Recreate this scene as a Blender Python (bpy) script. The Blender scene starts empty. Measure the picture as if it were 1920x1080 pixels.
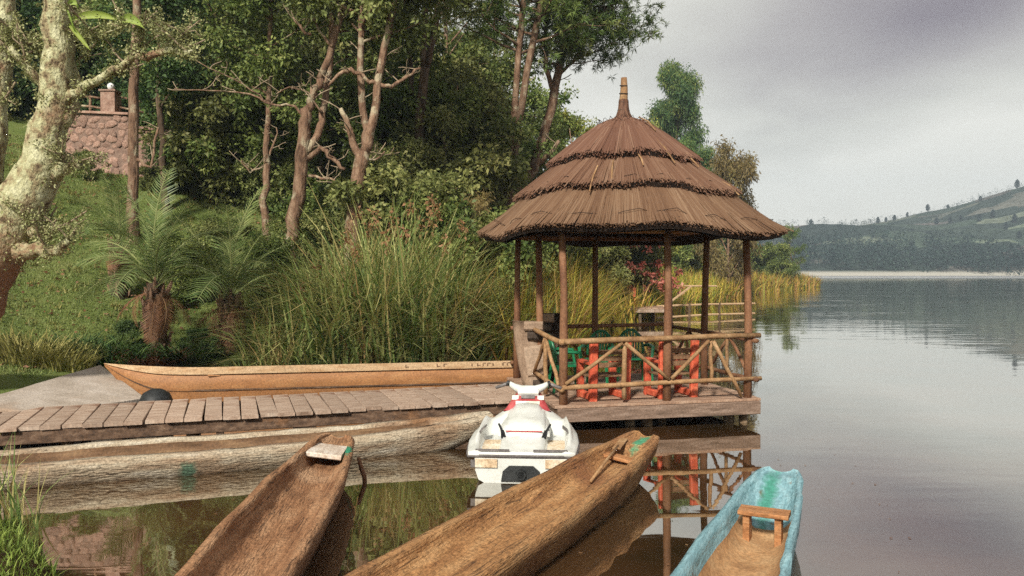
import bpy, math, random
import numpy as np
from mathutils import Vector, Matrix, noise as mnoise

sc = bpy.context.scene
COL = sc.collection
R = math.radians

# ------------------------------------------------------------------ camera
CH, F, CX, HY = 2.3, 1500.0, 960.0, 508.0      # eye height above the lake, focal length and horizon of the 1920 px photo
cam = bpy.data.cameras.new('camera'); camo = bpy.data.objects.new('camera', cam); COL.objects.link(camo)
cam.sensor_width = 36.0; cam.lens = 36.0 * F / 1920.0
cam.clip_start = 0.1; cam.clip_end = 5000
camo.location = (0, 0, CH); camo.rotation_euler = (R(90) - math.atan((540 - HY) / F), 0, 0)
sc.camera = camo

# ------------------------------------------------------------------ sky and sun
SUN_EL, SUN_AZ = R(36), R(198)      # azimuth clockwise from +Y: behind the camera, to the left
world = bpy.data.worlds.new('World'); sc.world = world; world.use_nodes = True
nt = world.node_tree; nt.nodes.clear()
def wn(t, **kw):
    n = nt.nodes.new(t)
    for k, v in kw.items(): setattr(n, k, v)
    return n
def wmath(op, a, b=None, c=None):
    n = wn('ShaderNodeMath', operation=op)
    for i, v in enumerate((a, b, c)):
        if v is None: continue
        if isinstance(v, (int, float)): n.inputs[i].default_value = v
        else: nt.links.new(v, n.inputs[i])
    return n.outputs[0]
sky = wn('ShaderNodeTexSky', sky_type='NISHITA'); sky.sun_disc = False
sky.sun_elevation = SUN_EL; sky.sun_rotation = SUN_AZ
bg1 = wn('ShaderNodeBackground'); bg1.inputs[1].default_value = 0.09
nt.links.new(sky.outputs[0], bg1.inputs[0])
tc = wn('ShaderNodeTexCoord'); sx = wn('ShaderNodeSeparateXYZ'); nt.links.new(tc.outputs['Generated'], sx.inputs[0])
zz = wmath('MAXIMUM', sx.outputs[2], 0.0); den = wmath('ADD', zz, 0.22)
cu = wn('ShaderNodeCombineXYZ'); nt.links.new(wmath('DIVIDE', sx.outputs[0], den), cu.inputs[0]); nt.links.new(wmath('DIVIDE', sx.outputs[1], den), cu.inputs[1])
def cloud_noise(scale, off, detail=5, rough=0.5, dist=0.3):
    mp = wn('ShaderNodeMapping'); mp.inputs['Location'].default_value = off; nt.links.new(cu.outputs[0], mp.inputs[0])
    n = wn('ShaderNodeTexNoise'); n.inputs['Scale'].default_value = scale; n.inputs['Detail'].default_value = detail
    n.inputs['Roughness'].default_value = rough; n.inputs['Distortion'].default_value = dist
    nt.links.new(mp.outputs[0], n.inputs[0]); return n.outputs[0]
n1 = cloud_noise(1.15, (0.5, 0.9, 0.0)); n2 = cloud_noise(0.55, (3.1, 12.2, 0.0), 3)
# cloud base: bright towards the horizon, heavier and darker higher up, broken by noise
mr = wn('ShaderNodeMapRange'); mr.inputs[1].default_value = 0.10; mr.inputs[2].default_value = 0.30; nt.links.new(zz, mr.inputs[0])
dark = wmath('MULTIPLY', mr.outputs[0], wmath('MULTIPLY_ADD', n2, 3.2, -0.80))
dark = wmath('ADD', dark, wmath('MULTIPLY_ADD', n1, 1.1, -0.62))
ramp = wn('ShaderNodeValToRGB'); nt.links.new(dark, ramp.inputs[0])
e = ramp.color_ramp.elements
e[0].position = 0.0; e[0].color = (0.70, 0.68, 0.61, 1)
e[1].position = 1.0; e[1].color = (0.18, 0.145, 0.16, 1)
x = e.new(0.30); x.color = (0.52, 0.505, 0.45, 1)
x = e.new(0.62); x.color = (0.34, 0.31, 0.295, 1)
bg2 = wn('ShaderNodeBackground'); bg2.inputs[1].default_value = 0.98; nt.links.new(ramp.outputs[0], bg2.inputs[0])
mixs = wn('ShaderNodeMixShader'); mixs.inputs[0].default_value = 0.93
nt.links.new(bg1.outputs[0], mixs.inputs[1]); nt.links.new(bg2.outputs[0], mixs.inputs[2])
wo = wn('ShaderNodeOutputWorld'); nt.links.new(mixs.outputs[0], wo.inputs[0])

sun = bpy.data.lights.new('sun', 'SUN'); suno = bpy.data.objects.new('sun', sun); COL.objects.link(suno)
sun.energy = 3.9; sun.angle = R(6); sun.color = (1.0, 0.95, 0.86)
suno.rotation_euler = (R(90) - SUN_EL, 0, -SUN_AZ + math.pi)
sdir = Vector((math.sin(SUN_AZ) * math.cos(SUN_EL), math.cos(SUN_AZ) * math.cos(SUN_EL), math.sin(SUN_EL)))
suno.rotation_euler = sdir.to_track_quat('Z', 'Y').to_euler()
vs = sc.view_settings; vs.view_transform = 'Standard'; vs.look = 'None'; vs.exposure = 0.55; vs.gamma = 1.0; vs.use_curve_mapping = False
cy = sc.cycles; cy.max_bounces = 4; cy.diffuse_bounces = 2; cy.glossy_bounces = 3; cy.transmission_bounces = 3; cy.use_adaptive_sampling = True; cy.adaptive_threshold = 0.025; cy.volume_bounces = 0; cy.transparent_max_bounces = 4
cy.sample_clamp_indirect = 4.0; cy.caustics_reflective = False; cy.caustics_refractive = False; cy.use_denoising = False

# ------------------------------------------------------------------ helpers
def W(px, py, D): return Vector(((px - CX) / F * D, D, CH - (py - HY) / F * D))
def Wz(px, py, z): return W(px, py, (CH - z) * F / (py - HY))

def tag(o, label=None, cat=None, group=None, kind=None):
    if label: o['label'] = label
    if cat: o['category'] = cat
    if group: o['group'] = group
    if kind: o['kind'] = kind
    return o
def empty(name, loc=(0, 0, 0), rz=0.0, label=None, cat=None, group=None):
    o = bpy.data.objects.new(name, None); COL.objects.link(o); o.location = loc; o.rotation_euler = (0, 0, rz)
    o.empty_display_size = 0.1
    return tag(o, label, cat, group)
def link(name, me, parent=None, loc=None, rot=None):
    o = bpy.data.objects.new(name, me); COL.objects.link(o)
    if parent: o.parent = parent
    if loc is not None: o.location = loc
    if rot is not None: o.rotation_euler = rot
    return o
def copy_tree(o, parent=None):
    c = o.copy(); COL.objects.link(c); c.parent = parent
    for ch in list(o.children): copy_tree(ch, c)
    return c

class MB:
    """collects verts and faces, builds one mesh"""
    def __init__(s): s.v = []; s.f = []; s.m = []
    def add(s, vs, fs, mi=0):
        b = len(s.v); s.v.extend([tuple(p) for p in vs]); s.f.extend([tuple(i + b for i in f) for f in fs]); s.m.extend([mi] * len(fs)); return s
    def box(s, c, size, M=None, bev=0.0, mi=0):
        hx, hy, hz = [q / 2 for q in size]
        if bev <= 0:
            vs = [Vector((x * hx, y * hy, z * hz)) for x in (-1, 1) for y in (-1, 1) for z in (-1, 1)]
            fs = [(0, 1, 3, 2), (4, 6, 7, 5), (0, 4, 5, 1), (2, 3, 7, 6), (0, 2, 6, 4), (1, 5, 7, 3)]
        else:           # chamfer on the four long (x) edges and the ends
            b = bev
            ring = [(-hy + b, -hz), (hy - b, -hz), (hy, -hz + b), (hy, hz - b), (hy - b, hz), (-hy + b, hz), (-hy, hz - b), (-hy, -hz + b)]
            vs = [Vector((-hx, y, z)) for y, z in ring] + [Vector((hx, y, z)) for y, z in ring]
            fs = [(i, (i + 1) % 8, (i + 1) % 8 + 8, i + 8) for i in range(8)] + [tuple(range(7, -1, -1)), tuple(range(8, 16))]
        M3 = M if M is not None else Matrix.Identity(3)
        return s.add([M3 @ p + Vector(c) for p in vs], fs, mi)
    def bar(s, a, b, w, h, bev=0.0, mi=0, up=(0, 0, 1)):
        a, b = Vector(a), Vector(b); d = b - a; L = d.length; x = d / L
        y = Vector(up).cross(x)
        if y.length < 1e-4: y = Vector((0, 1, 0)).cross(x)
        y.normalize(); z = x.cross(y)
        return s.box((a + b) / 2, (L, w, h), Matrix((x, y, z)).transposed(), bev, mi)
    def tube(s, pts, rad, n=8, mi=0, rough=0.0, seed=0, cap=True, flat=1.0):
        pts = [Vector(p) for p in pts]
        if isinstance(rad, (int, float)): rad = [rad] * len(pts)
        rg = random.Random(seed)
        t = (pts[1] - pts[0]).normalized(); u = t.orthogonal().normalized()
        vs = []; fs = []
        for i, p in enumerate(pts):
            if i == 0: tt = pts[1] - pts[0]
            elif i == len(pts) - 1: tt = pts[-1] - pts[-2]
            else: tt = (pts[i + 1] - pts[i]).normalized() + (pts[i] - pts[i - 1]).normalized()
            tt.normalize(); u = (u - tt * u.dot(tt)).normalized(); w = tt.cross(u)
            for k in range(n):
                a = 2 * math.pi * k / n; r = rad[i] * (1 + rough * rg.uniform(-1, 1))
                vs.append(p + u * math.cos(a) * r + w * math.sin(a) * r * flat)
        for i in range(len(pts) - 1):
            for k in range(n):
                fs.append((i * n + k, i * n + (k + 1) % n, (i + 1) * n + (k + 1) % n, (i + 1) * n + k))
        if cap:
            fs.append(tuple(range(n - 1, -1, -1))); fs.append(tuple(range((len(pts) - 1) * n, len(pts) * n)))
        return s.add(vs, fs, mi)
    def lathe(s, prof, n=16, c=(0, 0, 0), mi=0):
        c = Vector(c); vs = []; fs = []
        for r, z in prof:
            for k in range(n):
                a = 2 * math.pi * k / n; vs.append(c + Vector((r * math.cos(a), r * math.sin(a), z)))
        for i in range(len(prof) - 1):
            for k in range(n): fs.append((i * n + k, i * n + (k + 1) % n, (i + 1) * n + (k + 1) % n, (i + 1) * n + k))
        fs.append(tuple(range(n - 1, -1, -1))); fs.append(tuple(range((len(prof) - 1) * n, len(prof) * n)))
        return s.add(vs, fs, mi)
    def mesh(s, name, mats, smooth=False):
        me = bpy.data.meshes.new(name); me.from_pydata(s.v, [], s.f)
        for m in (mats if isinstance(mats, (list, tuple)) else [mats]): me.materials.append(m)
        if any(s.m): me.polygons.foreach_set('material_index', s.m)
        if smooth: me.polygons.foreach_set('use_smooth', [True] * len(me.polygons))
        me.update(); return me
    def build(s, name, mats, parent=None, smooth=False, loc=None, rot=None):
        return link(name, s.mesh(name, mats, smooth), parent, loc, rot)

def np_mesh(name, V, Q, mat, tint=None, smooth=False):
    """fast quad mesh from numpy; tint is one float for each vertex"""
    V = np.ascontiguousarray(V, dtype=np.float32).reshape(-1, 3); Q = np.ascontiguousarray(Q, dtype=np.int32).reshape(-1, 4)
    me = bpy.data.meshes.new(name)
    me.vertices.add(len(V)); me.vertices.foreach_set('co', V.ravel())
    me.loops.add(Q.size); me.loops.foreach_set('vertex_index', Q.ravel())
    me.polygons.add(len(Q)); me.polygons.foreach_set('loop_start', np.arange(0, Q.size, 4, dtype=np.int32))
    if smooth: me.polygons.foreach_set('use_smooth', np.ones(len(Q), dtype=bool))
    me.update(calc_edges=True)
    if tint is not None:
        a = me.attributes.new('tint', 'FLOAT', 'POINT'); a.data.foreach_set('value', np.ascontiguousarray(tint, dtype=np.float32))
    me.materials.append(mat); return me
def unit(a): return a / np.maximum(np.linalg.norm(a, axis=-1, keepdims=True), 1e-9)
def leaf_quads(pos, d, L, Wd, tint, rng, droop=0.15):
    d = unit(d); side = unit(np.cross(d, rng.normal(size=d.shape)))
    L = np.asarray(L)[:, None]; Wd = np.asarray(Wd)[:, None]
    mid = pos + d * L * 0.45; tip = pos + d * L; tip[:, 2] -= (droop * L)[:, 0]
    V = np.stack([pos, mid + side * Wd / 2, tip, mid - side * Wd / 2], axis=1).reshape(-1, 3)
    Q = np.arange(len(V)).reshape(-1, 4)
    return V, Q, np.repeat(tint, 4)
def blade_quads(base, h, az, lean, bend, Wd, tint, rng, n=4):
    N = len(base); t = np.linspace(0, 1, n + 1)[None, :]
    hd = np.stack([np.cos(az), np.sin(az), np.zeros(N)], 1)
    up = h[:, None] * (t - 0.5 * bend[:, None] * t ** 2.2)
    out = h[:, None] * (lean[:, None] * t + bend[:, None] * 0.75 * t ** 2)
    P = base[:, None, :] + hd[:, None, :] * out[:, :, None]; P[:, :, 2] += up
    fa = az + math.pi / 2 + rng.uniform(-0.7, 0.7, N)
    side = np.stack([np.cos(fa), np.sin(fa), np.zeros(N)], 1)
    wt = (1 - t ** 1.5) * 0.92 + 0.08
    o = side[:, None, :] * (Wd[:, None] * wt / 2)[:, :, None]
    V = np.stack([P - o, P + o], 2).reshape(N, -1, 3)
    k = np.arange(n) * 2
    q = np.stack([k, k + 1, k + 3, k + 2], 1)
    Q = (np.arange(N)[:, None, None] * (2 * (n + 1)) + q[None]).reshape(-1, 4)
    return V.reshape(-1, 3), Q, np.repeat(tint, 2 * (n + 1))
def merge(parts):
    Vs, Qs, Ts = [], [], []; b = 0
    for V, Q, T in parts:
        Vs.append(V); Qs.append(Q + b); Ts.append(T); b += len(V)
    return np.concatenate(Vs), np.concatenate(Qs), np.concatenate(Ts)

# ------------------------------------------------------------------ materials
MATS = {}
def nodes_of(name):
    m = bpy.data.materials.new(name); m.use_nodes = True; t = m.node_tree; t.nodes.clear()
    out = t.nodes.new('ShaderNodeOutputMaterial'); MATS[name] = m
    return m, t, out
def set_ramp(r, cols):
    el = r.color_ramp.elements; n = len(cols)
    while len(el) < n: el.new(0.5)
    for i, c in enumerate(cols):
        if len(c) == 4: p, c = c[0], c[1:]
        else: p = 0.28 + 0.44 * i / max(1, n - 1)
        el[i].position = p; el[i].color = (*c, 1)
def pmat(name, cols, scale=4.0, stretch=(1, 1, 1), rough=0.8, bump=0.3, bscale=None, bdist=0.02, rnd=0.0, detail=6, spec=0.3, marks=(), coord='Object', dirt=None, grain=0.3, gscale=38, cracks=0.0):
    """noise coloured Principled; marks = [(colour, centre, size, softness)] painted patches in object space"""
    m, t, out = nodes_of(name); N = t.nodes.new; Lk = t.links.new
    tc = N('ShaderNodeTexCoord'); mp = N('ShaderNodeMapping'); mp.inputs['Scale'].default_value = stretch; Lk(tc.outputs[coord], mp.inputs[0])
    oi = N('ShaderNodeObjectInfo'); of = N('ShaderNodeVectorMath'); of.operation = 'SCALE'; of.inputs[0].default_value = (13.1, 7.7, 5.3); Lk(oi.outputs['Random'], of.inputs['Scale'])
    ad = N('ShaderNodeVectorMath'); ad.operation = 'ADD'; Lk(mp.outputs[0], ad.inputs[0]); Lk(of.outputs[0], ad.inputs[1])
    nz = N('ShaderNodeTexNoise'); nz.inputs['Scale'].default_value = scale; nz.inputs['Detail'].default_value = detail; nz.inputs['Roughness'].default_value = 0.6; Lk(ad.outputs[0], nz.inputs[0])
    rp = N('ShaderNodeValToRGB'); set_ramp(rp, cols); Lk(nz.outputs[0], rp.inputs[0]); col = rp.outputs[0]
    if dirt:                                         # larger stains of another colour
        n2 = N('ShaderNodeTexNoise'); n2.inputs['Scale'].default_value = dirt[1]; n2.inputs['Detail'].default_value = 5; Lk(tc.outputs[coord], n2.inputs[0])
        r2 = N('ShaderNodeValToRGB'); set_ramp(r2, [(dirt[2], 0, 0, 0), (dirt[3], 1, 1, 1)]); Lk(n2.outputs[0], r2.inputs[0])
        mx = N('ShaderNodeMix'); mx.data_type = 'RGBA'; Lk(r2.outputs[0], mx.inputs[0]); Lk(col, mx.inputs[6]); mx.inputs[7].default_value = (*dirt[0], 1); col = mx.outputs[2]
    if cracks:
        mc = N('ShaderNodeMapping'); mc.inputs['Scale'].default_value = (9, 0.35, 7); Lk(tc.outputs[coord], mc.inputs[0])
        nc = N('ShaderNodeTexNoise'); nc.inputs['Scale'].default_value = 2.2; nc.inputs['Detail'].default_value = 2; nc.inputs['Distortion'].default_value = 0.4; Lk(mc.outputs[0], nc.inputs[0])
        s0_ = N('ShaderNodeMath'); s0_.operation = 'SUBTRACT'; Lk(nc.outputs[0], s0_.inputs[0]); s0_.inputs[1].default_value = 0.56
        a0_ = N('ShaderNodeMath'); a0_.operation = 'ABSOLUTE'; Lk(s0_.outputs[0], a0_.inputs[0])
        rc_ = N('ShaderNodeMapRange'); rc_.inputs[1].default_value = 0.004; rc_.inputs[2].default_value = 0.013; rc_.inputs[3].default_value = cracks; rc_.inputs[4].default_value = 0.0; Lk(a0_.outputs[0], rc_.inputs[0])
        mx = N('ShaderNodeMix'); mx.data_type = 'RGBA'; Lk(rc_.outputs[0], mx.inputs[0]); Lk(col, mx.inputs[6]); mx.inputs[7].default_value = (0.035, 0.02, 0.012, 1); col = mx.outputs[2]
    for c, cen, size, soft in marks:
        s1 = N('ShaderNodeVectorMath'); s1.operation = 'SUBTRACT'; s1.inputs[1].default_value = cen; Lk(tc.outputs[coord], s1.inputs[0])
        s2 = N('ShaderNodeVectorMath'); s2.operation = 'DIVIDE'; s2.inputs[1].default_value = size; Lk(s1.outputs[0], s2.inputs[0])
        s3 = N('ShaderNodeVectorMath'); s3.operation = 'LENGTH'; Lk(s2.outputs[0], s3.inputs[0])
        n3 = N('ShaderNodeTexNoise'); n3.inputs['Scale'].default_value = 14; n3.inputs['Detail'].default_value = 4; Lk(tc.outputs[coord], n3.inputs[0])
        a3 = N('ShaderNodeMath'); a3.operation = 'MULTIPLY_ADD'; Lk(n3.outputs[0], a3.inputs[0]); a3.inputs[1].default_value = 1.6; Lk(s3.outputs['Value'], a3.inputs[2])
        r3 = N('ShaderNodeMapRange'); r3.inputs[1].default_value = 1.8 + soft; r3.inputs[2].default_value = 1.8 - soft; Lk(a3.outputs[0], r3.inputs[0])
        mx = N('ShaderNodeMix'); mx.data_type = 'RGBA'; Lk(r3.outputs[0], mx.inputs[0]); Lk(col, mx.inputs[6]); mx.inputs[7].default_value = (*c, 1); col = mx.outputs[2]
    if grain:
        ng = N('ShaderNodeTexNoise'); ng.inputs['Scale'].default_value = gscale; ng.inputs['Detail'].default_value = 3; ng.inputs['Roughness'].default_value = 0.7; Lk(tc.outputs[coord], ng.inputs[0])
        mg = N('ShaderNodeMapRange'); mg.inputs[1].default_value = 0.32; mg.inputs[2].default_value = 0.68; mg.inputs[3].default_value = 1 - grain; mg.inputs[4].default_value = 1 + grain; Lk(ng.outputs[0], mg.inputs[0])
        hg = N('ShaderNodeHueSaturation'); Lk(mg.outputs[0], hg.inputs['Value']); Lk(col, hg.inputs['Color']); col = hg.outputs[0]
    if rnd:
        hs = N('ShaderNodeHueSaturation'); mr = N('ShaderNodeMapRange'); mr.inputs[3].default_value = 1 - rnd; mr.inputs[4].default_value = 1 + rnd
        Lk(oi.outputs['Random'], mr.inputs[0]); Lk(mr.outputs[0], hs.inputs['Value']); Lk(col, hs.inputs['Color']); col = hs.outputs[0]
    b = N('ShaderNodeBsdfPrincipled'); Lk(col, b.inputs['Base Color']); b.inputs['Roughness'].default_value = rough; b.inputs['Specular IOR Level'].default_value = spec
    if bump:
        nb = N('ShaderNodeTexNoise'); nb.inputs['Scale'].default_value = bscale or scale * 4; nb.inputs['Detail'].default_value = 5; Lk(ad.outputs[0], nb.inputs[0])
        bp = N('ShaderNodeBump'); bp.inputs['Strength'].default_value = bump; bp.inputs['Distance'].default_value = bdist; Lk(nb.outputs[0], bp.inputs['Height']); Lk(bp.outputs[0], b.inputs['Normal'])
    Lk(b.outputs[0], out.inputs[0]); return m
def leafmat(name, cols, trans=0.28, rnd=0.18, rough=0.55, hue=0.012):
    m, t, out = nodes_of(name); N = t.nodes.new; Lk = t.links.new
    at = N('ShaderNodeAttribute'); at.attribute_name = 'tint'
    rp = N('ShaderNodeValToRGB'); set_ramp(rp, [(i / max(1, len(cols) - 1), *c) for i, c in enumerate(cols)]); Lk(at.outputs['Fac'], rp.inputs[0])
    oi = N('ShaderNodeObjectInfo'); hs = N('ShaderNodeHueSaturation'); mr = N('ShaderNodeMapRange'); mr.inputs[3].default_value = 1 - rnd; mr.inputs[4].default_value = 1 + rnd
    Lk(oi.outputs['Random'], mr.inputs[0]); Lk(mr.outputs[0], hs.inputs['Value'])
    m2 = N('ShaderNodeMath'); m2.operation = 'PINGPONG'; m2.inputs[1].default_value = 0.31; Lk(oi.outputs['Random'], m2.inputs[0])
    mh = N('ShaderNodeMapRange'); mh.inputs[2].default_value = 0.31; mh.inputs[3].default_value = 0.5 - hue; mh.inputs[4].default_value = 0.5 + hue; Lk(m2.outputs[0], mh.inputs[0]); Lk(mh.outputs[0], hs.inputs['Hue'])
    Lk(rp.outputs[0], hs.inputs['Color'])
    b = N('ShaderNodeBsdfPrincipled'); b.inputs['Roughness'].default_value = rough; b.inputs['Specular IOR Level'].default_value = 0.25; Lk(hs.outputs[0], b.inputs['Base Color'])
    tr = N('ShaderNodeBsdfTranslucent'); Lk(hs.outputs[0], tr.inputs[0])
    mx = N('ShaderNodeMixShader'); mx.inputs[0].default_value = trans; Lk(b.outputs[0], mx.inputs[1]); Lk(tr.outputs[0], mx.inputs[2]); Lk(mx.outputs[0], out.inputs[0])
    return m

M = {}
M['pine'] = leafmat('pine_needles', [(0.04, 0.08, 0.02), (0.13, 0.18, 0.045), (0.30, 0.30, 0.09)])
M['broad'] = leafmat('broad_leaves', [(0.05, 0.09, 0.022), (0.15, 0.20, 0.05), (0.33, 0.36, 0.11)])
M['olive'] = leafmat('olive_leaves', [(0.065, 0.08, 0.022), (0.175, 0.195, 0.058), (0.36, 0.345, 0.125)])
M['dark'] = leafmat('dark_leaves', [(0.025, 0.055, 0.018), (0.07, 0.12, 0.035), (0.16, 0.22, 0.065)])
M['euc'] = leafmat('eucalyptus_leaves', [(0.035, 0.09, 0.035), (0.11, 0.18, 0.05), (0.30, 0.32, 0.08)])
M['yellowgreen'] = leafmat('yellow_green_leaves', [(0.09, 0.13, 0.025), (0.22, 0.25, 0.05), (0.42, 0.37, 0.09)])
M['drybush'] = leafmat('dry_bush_leaves', [(0.12, 0.085, 0.03), (0.24, 0.17, 0.07), (0.30, 0.26, 0.09)])
M['reed'] = leafmat('reed_blades', [(0.08, 0.14, 0.04), (0.20, 0.26, 0.075), (0.38, 0.40, 0.14), (0.48, 0.38, 0.17), (0.38, 0.20, 0.095)], trans=0.3)
M['yreed'] = leafmat('yellow_reed_blades', [(0.126, 0.18, 0.027), (0.324, 0.306, 0.045), (0.558, 0.405, 0.063), (0.468, 0.261, 0.09), (0.324, 0.153, 0.072)], trans=0.3)
M['grass'] = leafmat('lawn_blades', [(0.0975, 0.1495, 0.039), (0.182, 0.234, 0.0676), (0.299, 0.325, 0.117)], trans=0.25)
M['limegrass'] = leafmat('lime_grass_blades', [(0.09, 0.16, 0.03), (0.20, 0.30, 0.05), (0.34, 0.42, 0.10)], trans=0.25)
M['palm'] = leafmat('palm_leaflets', [(0.069, 0.1265, 0.0345), (0.184, 0.2415, 0.0805), (0.391, 0.414, 0.1725)], trans=0.25, rough=0.4)
M['lichen'] = leafmat('lichen_tufts', [(0.13, 0.14, 0.05), (0.30, 0.30, 0.12), (0.48, 0.46, 0.24)], trans=0.1, rnd=0.05)
M['yellowgrass'] = leafmat('yellow_grass_blades', [(0.14, 0.15, 0.04), (0.30, 0.29, 0.08), (0.48, 0.43, 0.15)], trans=0.25)
M['flower'] = leafmat('flower_petals', [(0.30, 0.06, 0.05), (0.44, 0.12, 0.09), (0.54, 0.26, 0.20)], trans=0.2)
M['hillwood'] = leafmat('hill_wood_leaves', [(0.008, 0.022, 0.022), (0.016, 0.04, 0.034), (0.035, 0.065, 0.045)], trans=0.1)  # bluish dark: some distance haze is put into the leaf colour
M['seed'] = leafmat('seed_heads', [(0.18, 0.08, 0.04), (0.28, 0.13, 0.07), (0.34, 0.2, 0.1)])
M['bark'] = pmat('bark_brown', [(0.0566, 0.0311, 0.0189), (0.1886, 0.1085, 0.066), (0.3395, 0.2357, 0.1556)], 7, (1, 1, 0.3), 0.9, 1.0, 18, 0.05, rnd=0.12, dirt=((0.36, 0.30, 0.20), 3.0, 0.56, 0.66))
M['barkdark'] = pmat('bark_dark', [(0.03, 0.022, 0.015), (0.08, 0.05, 0.03), (0.16, 0.11, 0.07)], 6, (1, 1, 0.3), 0.9, 0.9, 16, 0.03, rnd=0.15)
M['barklichen'] = pmat('bark_lichen', [(0.34, 0.085, 0.0553, 0.0298), (0.43, 0.289, 0.2295, 0.1275), (0.5, 0.3825, 0.3655, 0.204), (0.64, 0.527, 0.51, 0.323)], 7, (1, 1, 0.7), 0.9, 1.0, 20, 0.05, dirt=((0.22, 0.13, 0.075), 1.6, 0.55, 0.68), marks=[((0.24, 0.125, 0.07), (1.0, 0, 1.9), (1.2, 1.5, .75), .5)])
M['twig'] = pmat('twig_pale', [(0.20, 0.14, 0.09), (0.38, 0.30, 0.2)], 8, rough=0.9, bump=0.3)
M['thatch'] = leafmat('thatch_reeds', [(0.0399, 0.0172, 0.0096), (0.1101, 0.053, 0.031), (0.1548, 0.0805, 0.0482), (0.227, 0.1376, 0.0881)], trans=0.0, rnd=0.0, rough=0.75)
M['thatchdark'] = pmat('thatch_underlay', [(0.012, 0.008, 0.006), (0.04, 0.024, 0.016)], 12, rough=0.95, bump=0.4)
M['pole'] = pmat('round_pole_wood', [(0.0942, 0.0388, 0.0194), (0.1996, 0.0942, 0.0471), (0.2772, 0.1552, 0.0832)], 5, (1, 1, 0.25), 0.75, 0.5, 22, 0.01, rnd=0.15)
M['rail'] = pmat('rail_stick_wood', [(0.1605, 0.0803, 0.0368), (0.2809, 0.1605, 0.0736), (0.3745, 0.2408, 0.1271)], 6, (1, 1, 1), 0.75, 0.5, 24, 0.01, rnd=0.15)
M['plank'] = pmat('weathered_deck_plank', [(0.2112, 0.132, 0.088), (0.3696, 0.264, 0.1936), (0.5104, 0.4048, 0.3168)], 3.2, (9, 1, 1), 0.8, 0.4, 12, 0.008, rnd=0.16, dirt=((0.20, 0.10, 0.06), 2.3, 0.58, 0.75))
M['gplank'] = pmat('gazebo_deck_plank', [(0.187, 0.102, 0.0638), (0.323, 0.204, 0.136), (0.425, 0.306, 0.221)], 3.2, (1, 9, 1), 0.8, 0.4, 12, 0.008, rnd=0.14)
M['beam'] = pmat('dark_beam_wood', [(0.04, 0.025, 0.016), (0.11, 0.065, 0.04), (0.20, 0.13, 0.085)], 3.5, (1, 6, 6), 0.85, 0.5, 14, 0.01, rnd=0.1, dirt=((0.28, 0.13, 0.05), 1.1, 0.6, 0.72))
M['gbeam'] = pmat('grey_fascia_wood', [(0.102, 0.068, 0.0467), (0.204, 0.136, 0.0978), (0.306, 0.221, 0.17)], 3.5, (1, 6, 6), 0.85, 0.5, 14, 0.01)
M['pile'] = pmat('wet_pile_wood', [(0.03, 0.02, 0.012), (0.14, 0.09, 0.05), (0.38, 0.30, 0.2)], 5, (1, 1, 0.4), 0.85, 0.6, 14, 0.01, rnd=0.2)
M['boat'] = pmat('terracotta_boat_paint', [(0.2471, 0.1098, 0.0412), (0.3295, 0.151, 0.0583), (0.3844, 0.1991, 0.0824)], 2.5, (1, 4, 4), 0.6, 0.2, 20, 0.006, dirt=((0.28, 0.13, 0.05), 0.9, 0.55, 0.8))
M['gunwale'] = pmat('pale_gunwale_paint', [(0.3608, 0.1968, 0.0902), (0.5084, 0.3444, 0.1968), (0.574, 0.41, 0.2542)], 3.0, (1, 5, 5), 0.65, 0.3, 20, 0.006)
M['black'] = pmat('black_rubber', [(0.010, 0.011, 0.011), (0.028, 0.03, 0.03)], 6, rough=0.55, bump=0.3)
M['ink'] = pmat('dark_lettering', [(0.10, 0.055, 0.03), (0.20, 0.11, 0.06)], 20, rough=0.8, bump=0)
M['ramp'] = pmat('worn_ramp', [(0.306, 0.252, 0.198), (0.414, 0.351, 0.288), (0.504, 0.441, 0.378)], 2.0, (1, 1, 1), 0.9, 0.5, 30, 0.01, dirt=((0.30, 0.2, 0.13), 0.9, 0.55, 0.75))
M['red'] = pmat('red_chair_paint', [(0.3825, 0.0531, 0.0266), (0.5844, 0.1063, 0.0531), (0.68, 0.1806, 0.0904)], 6, rough=0.5, bump=0.2, dirt=((0.42, 0.2, 0.1), 4, 0.6, 0.75))
M['slat'] = pmat('brown_slat_wood', [(0.13, 0.07, 0.035), (0.26, 0.15, 0.08)], 4, (8, 1, 1), 0.7, 0.3)
M['green'] = pmat('green_plastic', [(0.006, 0.12, 0.045), (0.012, 0.19, 0.075)], 4, rough=0.35, bump=0.0, spec=0.5, grain=0.06)
M['white'] = pmat('white_gelcoat', [(0.5208, 0.5208, 0.4704), (0.6384, 0.6468, 0.5964), (0.672, 0.6804, 0.6384)], 5, rough=0.35, bump=0.05, spec=0.5, dirt=((0.50, 0.42, 0.30), 3.2, 0.62, 0.85), grain=0.06)
M['stain'] = pmat('stained_footwell', [(0.46, 0.30, 0.16), (0.66, 0.54, 0.38), (0.74, 0.70, 0.6)], 6, rough=0.6, bump=0.1)
M['redplastic'] = pmat('faded_red_shell', [(0.28, 0.03, 0.035), (0.42, 0.07, 0.07), (0.5, 0.16, 0.14)], 7, rough=0.4, bump=0.05, spec=0.5, grain=0.06)
M['grey'] = pmat('grey_plastic', [(0.10, 0.09, 0.085), (0.2, 0.18, 0.17)], 10, rough=0.5, bump=0.1)
M['stone'] = pmat('pink_wall_stone', [(0.17, 0.0935, 0.068), (0.323, 0.1955, 0.1445), (0.425, 0.306, 0.238)], 4, rough=0.9, bump=0.8, rnd=0.25)
M['mortar'] = pmat('dusty_mortar', [(0.16, 0.10, 0.075), (0.28, 0.19, 0.145)], 8, rough=0.95, bump=0.5)
M['globe'] = pmat('white_globe', [(0.75, 0.74, 0.72), (0.8, 0.8, 0.78)], 4, rough=0.3, bump=0, grain=0.06)
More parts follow.
